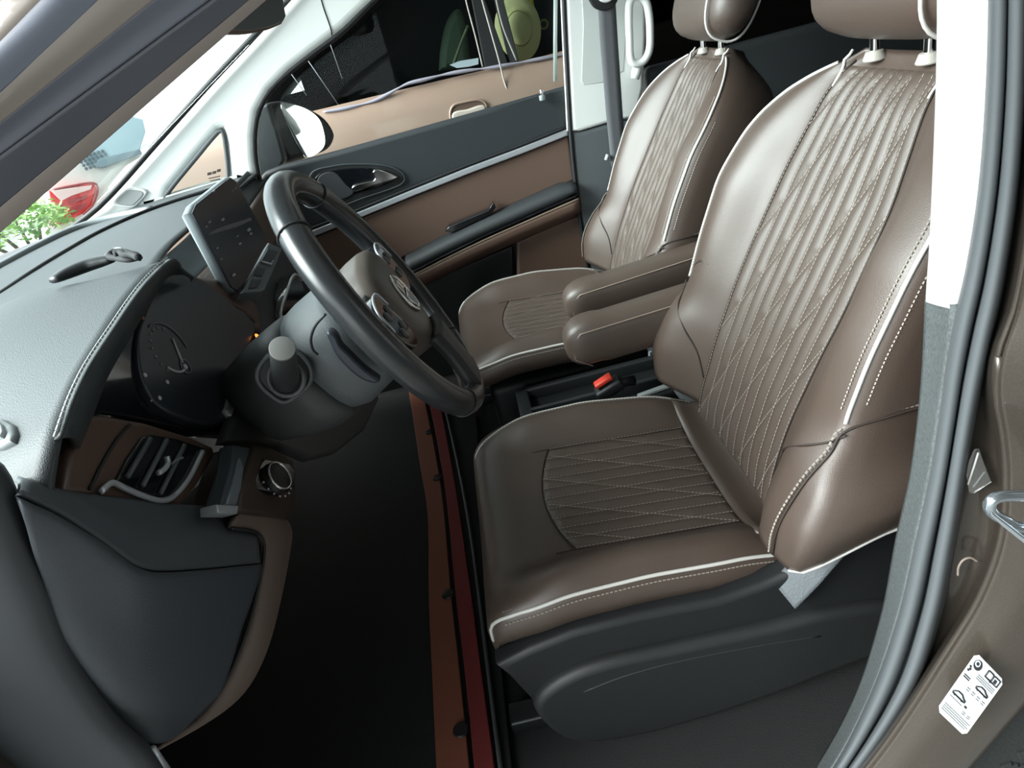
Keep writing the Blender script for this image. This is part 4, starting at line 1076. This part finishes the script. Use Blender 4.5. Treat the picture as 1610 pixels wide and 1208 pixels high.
panel('sticker_sheet', [stp(cr, 0), stp(1-cr, 0), stp(1, cr*.6), stp(1, 1-cr*.6), stp(1-cr, 1), stp(cr, 1), stp(0, 1-cr*.6), stp(0, cr*.6)], NSt, .0012, mat('sticker_white', (196, 201, 201), .4), stk_, .0003)
ink = mat('sticker_ink', (32, 36, 42), .5); ink2 = mat('sticker_ink_pale', (96, 102, 106), .5)
def mark(u0, v0, u1, v1, m_=ink, nm='print_mark'):
    return panel(nm, [stp(u0, v0), stp(u1, v0), stp(u1, v1), stp(u0, v1)], NSt, .0004, m_, stk_, 0, lift=.0003)
def blob(uc, vc, ru, rv, m_=ink, nm='print_disc', l=.0003):
    return panel(nm, [stp(uc+ru*math.cos(x), vc+rv*math.sin(x)) for x in np.linspace(0, 6.283, 20, endpoint=False)], NSt, .0004, m_, stk_, 0, lift=l)
blob(.20, .115, .125, .075)
blob(.17, .10, .075, .045, mat('sticker_white', (196, 201, 201), .4), 'tyre_disc', .0005)
blob(.17, .10, .045, .026, ink, 'hub_disc', .0007)
def stroke(pts, r=.0007): tube('print_line', [stp(u, v, .0004) for u, v in pts], r, ink, stk_, 5)
stroke([(.50, .05), (.66, .05), (.69, .065), (.72, .05), (.90, .05), (.90, .155), (.72, .155), (.69, .17), (.66, .155), (.50, .155), (.50, .05)])
stroke([(.69, .065), (.69, .17)])
mark(.76, .08, .84, .14)
for i in range(3): blob(.06+.03*(i % 2), .20+.03*i, .035, .016)
for i in range(3): mark(.34, .20+.028*i, .92, .212+.028*i, ink2)
for i in range(2): mark(.04, .33+.03*i, .24, .347+.03*i, ink)
for i in range(4): mark(.30+.17*i, .44, .40+.17*i, .455, ink2); mark(.30+.17*i, .475, .40+.17*i, .487, ink2)
stroke([(.47, .345), (.52, .33), (.58, .305), (.70, .305), (.78, .33), (.86, .345), (.86, .37), (.48, .37), (.47, .345)])
blob(.55, .375, .028, .016); blob(.79, .375, .028, .016)
stroke([(.05, .625), (.10, .605), (.17, .58), (.30, .58), (.38, .61), (.46, .625), (.46, .65), (.06, .65), (.05, .625)])
blob(.13, .655, .028, .016); blob(.38, .655, .028, .016); blob(.56, .68, .045, .018)
mark(.04, .70, .46, .71, ink2); mark(.56, .745, .66, .757, ink2); mark(.72, .745, .82, .757, ink2); mark(.56, .772, .66, .784, ink2); mark(.72, .772, .82, .784, ink2)
for i in range(4): mark(.05, .83+.03*i, .93-.06*(i % 2), .840+.03*i, ink2)

# ================================================================== OUTSIDE
# ---- the beige car parked alongside
YN = 2.0
nc = thing('parked_car', 'beige car with dark windows parked beyond the passenger door', 'car', (-.3, 2.4, -.3))
npaint = mat('beige_paint', (158, 136, 122), .35, metal=.15, coat=.5)
bz_ = [(-1.74, .86), (-1.6, .93), (-1.3, .945), (-.75, .935), (-.3, .925), (.15, .915), (.8, .93), (1.8, .96)]
rows = [[V(x, YN+.02, z) for x, z in bz_], [V(x, YN-.015, z-.06) for x, z in bz_], [V(x, YN-.03, z-.25) for x, z in bz_], [V(x, YN-.01, z-.5) for x, z in bz_], [V(x, YN-.03, .05) for x, z in bz_], [V(x, YN+.05, -.15) for x, z in bz_]]
patch('body_side', rows, npaint, nc, 60, 40, .02)
gl_d = glass('dark_car_glass', (.74, .78, .78), 0.0)
gx = [(-1.32, 0, .935), (-.75, .10, .935), (-.3, .05, .925), (.15, 0, .915), (.8, 0, .93), (1.6, 0, .96)]
rows = [[V(x, YN+.02, z-.01) for x, k, z in gx], [V(x+.34*(x < -1)+k*.6, YN+.08, z+.22) for x, k, z in gx], [V(x+.74*(x < -1)+k*2, YN+.2, z+.48) for x, k, z in gx]]
patch('side_glass', rows, gl_d, nc, 30, 10, .004)
inn = mat('car_cabin_dark', (30, 33, 36), .8)
rbox('cabin_far_side', (.3, YN+.75, 1.0), (2.6, .05, 1.0), .01, inn, nc)
rbox('cabin_far_front', (-1.2, YN+.75, .78), (.8, .05, .46), .01, inn, nc); rbox('cabin_floor', (.3, YN+.45, .75), (2.6, .62, .05), .01, inn, nc)
rbox('roof', (.45, YN+.75, 1.46), (2.1, 1.2, .05), .02, npaint, nc)
rbox('cabin_end', (1.6, YN+.5, 1.1), (.05, .7, .8), .01, inn, nc); patch('cabin_front', [[V(x, y, z) for x, z in ((-1.34, .88), (-1.02, 1.08), (-.74, 1.26), (-.5, 1.45))] for y in (YN+.05, YN+.45, YN+.85)], inn, nc, 16, 8, .02)
# door post with its two bright edges
panel('door_post', [at(736, -30, 'y', YN+.01), at(752, -30, 'y', YN+.01), at(800, 103, 'y', YN+.01), at(764, 112, 'y', YN+.01)], NF, .03, inn, nc, .003)
panel('second_post', [at(770, -30, 'y', YN+.015), at(784, -30, 'y', YN+.015), at(816, 95, 'y', YN+.015), at(802, 100, 'y', YN+.015)], NF, .03, inn, nc, .003)
lt = mat('post_edge', (170, 166, 160), .4)
tube('post_edge_line', ats([(726, -30), (735, 10), (747, 55), (759, 105)], 'y', YN-.01), .003, lt, nc, 6, res=16)
tube('door_shut_line', ats([(750, -30), (758, 0), (772, 50), (786, 100), (792, 125), (803, 158)], 'y', YN-.035), .0032, lt, nc, 6, res=20)
tube('rear_glass_edge', ats([(776, -20), (790, 40), (812, 95)], 'y', YN-.005), .003, lt, nc, 6, res=16)
# wavy protective film along the belt line
fl = [(508, 176), (535, 172), (562, 166), (590, 158), (612, 147), (640, 132), (664, 126), (700, 117), (735, 111), (775, 106), (820, 98), (895, 84)]
Pf = crom(ats(fl, 'y', YN-.012), 60)
loft('belt_film', tube_rings(Pf, [.004+.005*abs(math.sin(i*.33)) for i in range(60)], 8, flat=.8), mat('film_lavender', (150, 148, 162), .35), nc)
# recessed handle
hn = panel('handle_recess', ats([(709, 176), (712, 168), (722, 163), (752, 158), (761, 162), (764, 170), (752, 178), (720, 188), (711, 188)], 'y', YN-.045), NF, .012, mat('handle_shadow', (96, 78, 68), .5), nc, .003, lift=.002, res=30)
panel('handle_bar', ats([(712, 178), (735, 172), (760, 165), (764, 172), (742, 180), (714, 190)], 'y', YN-.055), NF, .02, mat('handle_pearl', (222, 210, 200), .25, metal=.3), hn, .006, res=30)
tube('recess_lip', ats([(709, 190), (708, 176), (713, 166), (724, 162), (752, 157), (762, 161), (766, 170)], 'y', YN-.048), .0045, npaint, hn, 6, res=24)
# pale sticker inside the front glass
sk2 = panel('window_sticker', ats([(707, 102), (722, 96), (752, 91), (752, 101), (736, 105), (718, 107)], 'y', YN+.015), NF, .002, mat('sticker_blue', (160, 176, 184), .5), nc, 0, lift=.006)
# diagonal drying water streaks on the glass
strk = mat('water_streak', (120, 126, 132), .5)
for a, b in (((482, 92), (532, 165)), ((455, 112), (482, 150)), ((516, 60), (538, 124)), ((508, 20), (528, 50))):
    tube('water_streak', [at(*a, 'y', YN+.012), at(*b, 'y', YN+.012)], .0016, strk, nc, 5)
# green seat back and cross strap behind the front glass
gs = crom(ats([(690, 112), (692, 80), (700, 40), (712, 18), (724, 14), (732, 40), (738, 80), (742, 106)], 'y', YN+.30), 30)
panel('green_seat', gs, NF, .12, mat('green_seat', (84, 104, 84), .7), nc, .03)
tube('seat_strap', ats([(712, 104), (724, 70), (736, 40)], 'y', YN+.24), .006, mat('strap_olive', (120, 128, 96), .6), nc, 6, res=10)

hat = thing('straw_hat', 'pale yellow straw hat hung behind the rear glass of the beige car', 'hat', at(815, 80, 'y', YN+.14))
hc = at(815, 46, 'y', YN+.14); hx, hy, hn_ = plane_frame(V(.10, -1, .08))
hm = mat('straw', (240, 230, 168), .8, bump=('noise', 90, .5))
rings = []
for r, h in ((.118, .0), (.116, .006), (.085, .012), (.062, .014), (.058, .045), (.046, .066), (.02, .074), (.004, .075)):
    rings.append([hc+(hx*math.cos(x)*r*.80+hy*math.sin(x)*r)+hn_*h+hn_*(.012*math.sin(2*x) if r > .08 else 0) for x in np.linspace(0, 6.2832, 40, endpoint=False)])
loft('hat_body', rings, hm, hat)
tube('hat_band', [hc+(hx*math.cos(x)*.061*.80+hy*math.sin(x)*.061)+hn_*.02 for x in np.linspace(0, 6.2832, 40, endpoint=False)], .004, mat('hat_band', (150, 140, 84), .7), hat, 6, closed=True)
lan = thing('yellow_lanyard', 'yellow strap with a ring hanging beside the straw hat', 'lanyard', at(846, 40, 'y', YN+.16))
tube('strap', ats([(832, -30), (835, -4), (838, 16)], 'y', YN+.16), .008, mat('lanyard_yellow', (222, 206, 60), .6), lan, 6, res=8)
tube('ring', [at(855, 38, 'y', YN+.16)+V(.016*math.cos(x), 0, .016*math.sin(x)) for x in np.linspace(0, 6.28, 20, endpoint=False)], .004, mat('ring_olive', (150, 156, 90), .6), lan, 6, closed=True)

# ---- white car ahead, its rear corner with the red lamp
wc = thing('white_car', 'white car with red tail lamp parked ahead beyond the windshield', 'car', at(150, 420, 'x', -3.4))
NWc = V(.62, -.78, 0).normalized(); WP_ = at(110, 310, 'x', -3.2)
wcp = mat('white_car_paint', (238, 236, 230), .35, coat=.4)
def wq(l): return [atp(x, y, WP_, NWc) for x, y in l]
panel('car_body', wq([(64, 420), (66, 330), (72, 292), (92, 262), (124, 246), (160, 262), (222, 240), (330, 216), (480, 190), (480, 480), (64, 480)]), NWc, 1.2, wcp, wc, .04)
panel('rear_glass', wq([(120, 248), (140, 226), (170, 196), (196, 180), (224, 188), (228, 208), (218, 238), (164, 262), (140, 262)]), NWc, .06, mat('pale_car_glass', (176, 202, 212), .1), wc, .01, lift=.03)
panel('glass_lower_frame', wq([(152, 250), (218, 234), (222, 242), (160, 264), (146, 262)]), NWc, .05, mat('frame_blue_grey', (130, 150, 160), .4), wc, .008, lift=.04)
fr_ = mat('frit_dot', (96, 108, 116), .5)
for i in range(7):
    for j in range(4):
        p = wq([(122+i*6.2+j*4, 250-i*3.2+j*5.2+i*1.2)])[0]
        disc(p+NWc*.035, NWc, .012, .012, .004, 'frit_dot', fr_, wc, 8)
lamp_o = [(74, 300), (100, 293), (146, 289), (150, 296), (142, 322), (128, 336), (96, 352), (86, 356), (82, 330), (78, 318)]
lp_ = panel('tail_lamp', wq(lamp_o), NWc, .10, mat('lamp_red', (226, 46, 44), .15, coat=.5), wc, .012, lift=.05)
panel('lamp_clear_band', wq([(78, 300), (112, 295), (142, 291), (140, 298), (110, 308), (94, 316)]), NWc, .02, mat('lamp_pale', (244, 210, 206), .2), lp_, .004, lift=.062)
tube('lamp_rim', [p+NWc*.055 for p in wq([(82, 298), (112, 292), (146, 288), (151, 296), (143, 322), (128, 337)])], .008, mat('lamp_rim', (150, 60, 60), .3), lp_, 6, res=24)
for q in ([(92, 318), (98, 320), (97, 348), (90, 352)], [(104, 314), (136, 306), (132, 314), (106, 322)], [(108, 326), (134, 318), (128, 328), (108, 338)]):
    panel('lamp_cell', wq(q), NWc, .02, mat('lamp_deep_red', (160, 24, 30), .15), lp_, .003, lift=.06)

# ---- leafy bush ahead
bs = thing('bush', 'sunlit green bush ahead beyond the windshield', 'bush', at(30, 420, 'x', -2.9))
lv = []; lf = []
bc_ = at(14, 366, 'x', -2.9)
for i in range(1500):
    th = random.uniform(0, 6.28); ph = math.acos(random.uniform(-.3, 1)); r = .25*random.uniform(.75, 1.08)
    o = V(math.sin(ph)*math.cos(th)*1.25, math.sin(ph)*math.sin(th)*1.25, math.cos(ph)*.62)*r
    c = bc_+o
    u = V(random.uniform(-1, 1), random.uniform(-1, 1), random.uniform(-.6, .6)).normalized(); w = u.cross(V(random.uniform(-1, 1), random.uniform(-1, 1), 1)).normalized()
    s = random.uniform(.016, .030); k = len(lv)
    lv += [c-u*s, c+w*s*.4, c+u*s, c-w*s*.4]; lf.append((k, k+1, k+2, k+3))
me = bpy.data.meshes.new('foliage'); me.from_pydata([tuple(v) for v in lv], [], lf); me.materials.append(mat('bush_leaf', (128, 178, 84), .6, noise=(9, (176, 206, 120), .9)))
fo = bpy.data.objects.new('foliage', me); COL.objects.link(fo); setp(fo, bs); fo['kind'] = 'stuff'
rbo = [bc_+V(math.cos(a)*.02, math.sin(a)*.02, 0) for a in np.linspace(0, 6.28, 8, endpoint=False)]
for k in range(4):
    tube('stem', [V(bc_.x+.03*k, bc_.y+.02*k, -.31), bc_+V(.05*(k-1.5), .03*k, -.1), bc_+V(.1*(k-1.5), .06*(k-1.5), .05)], [.016, .012, .006], mat('stem_brown', (90, 74, 56), .8), bs, 6)
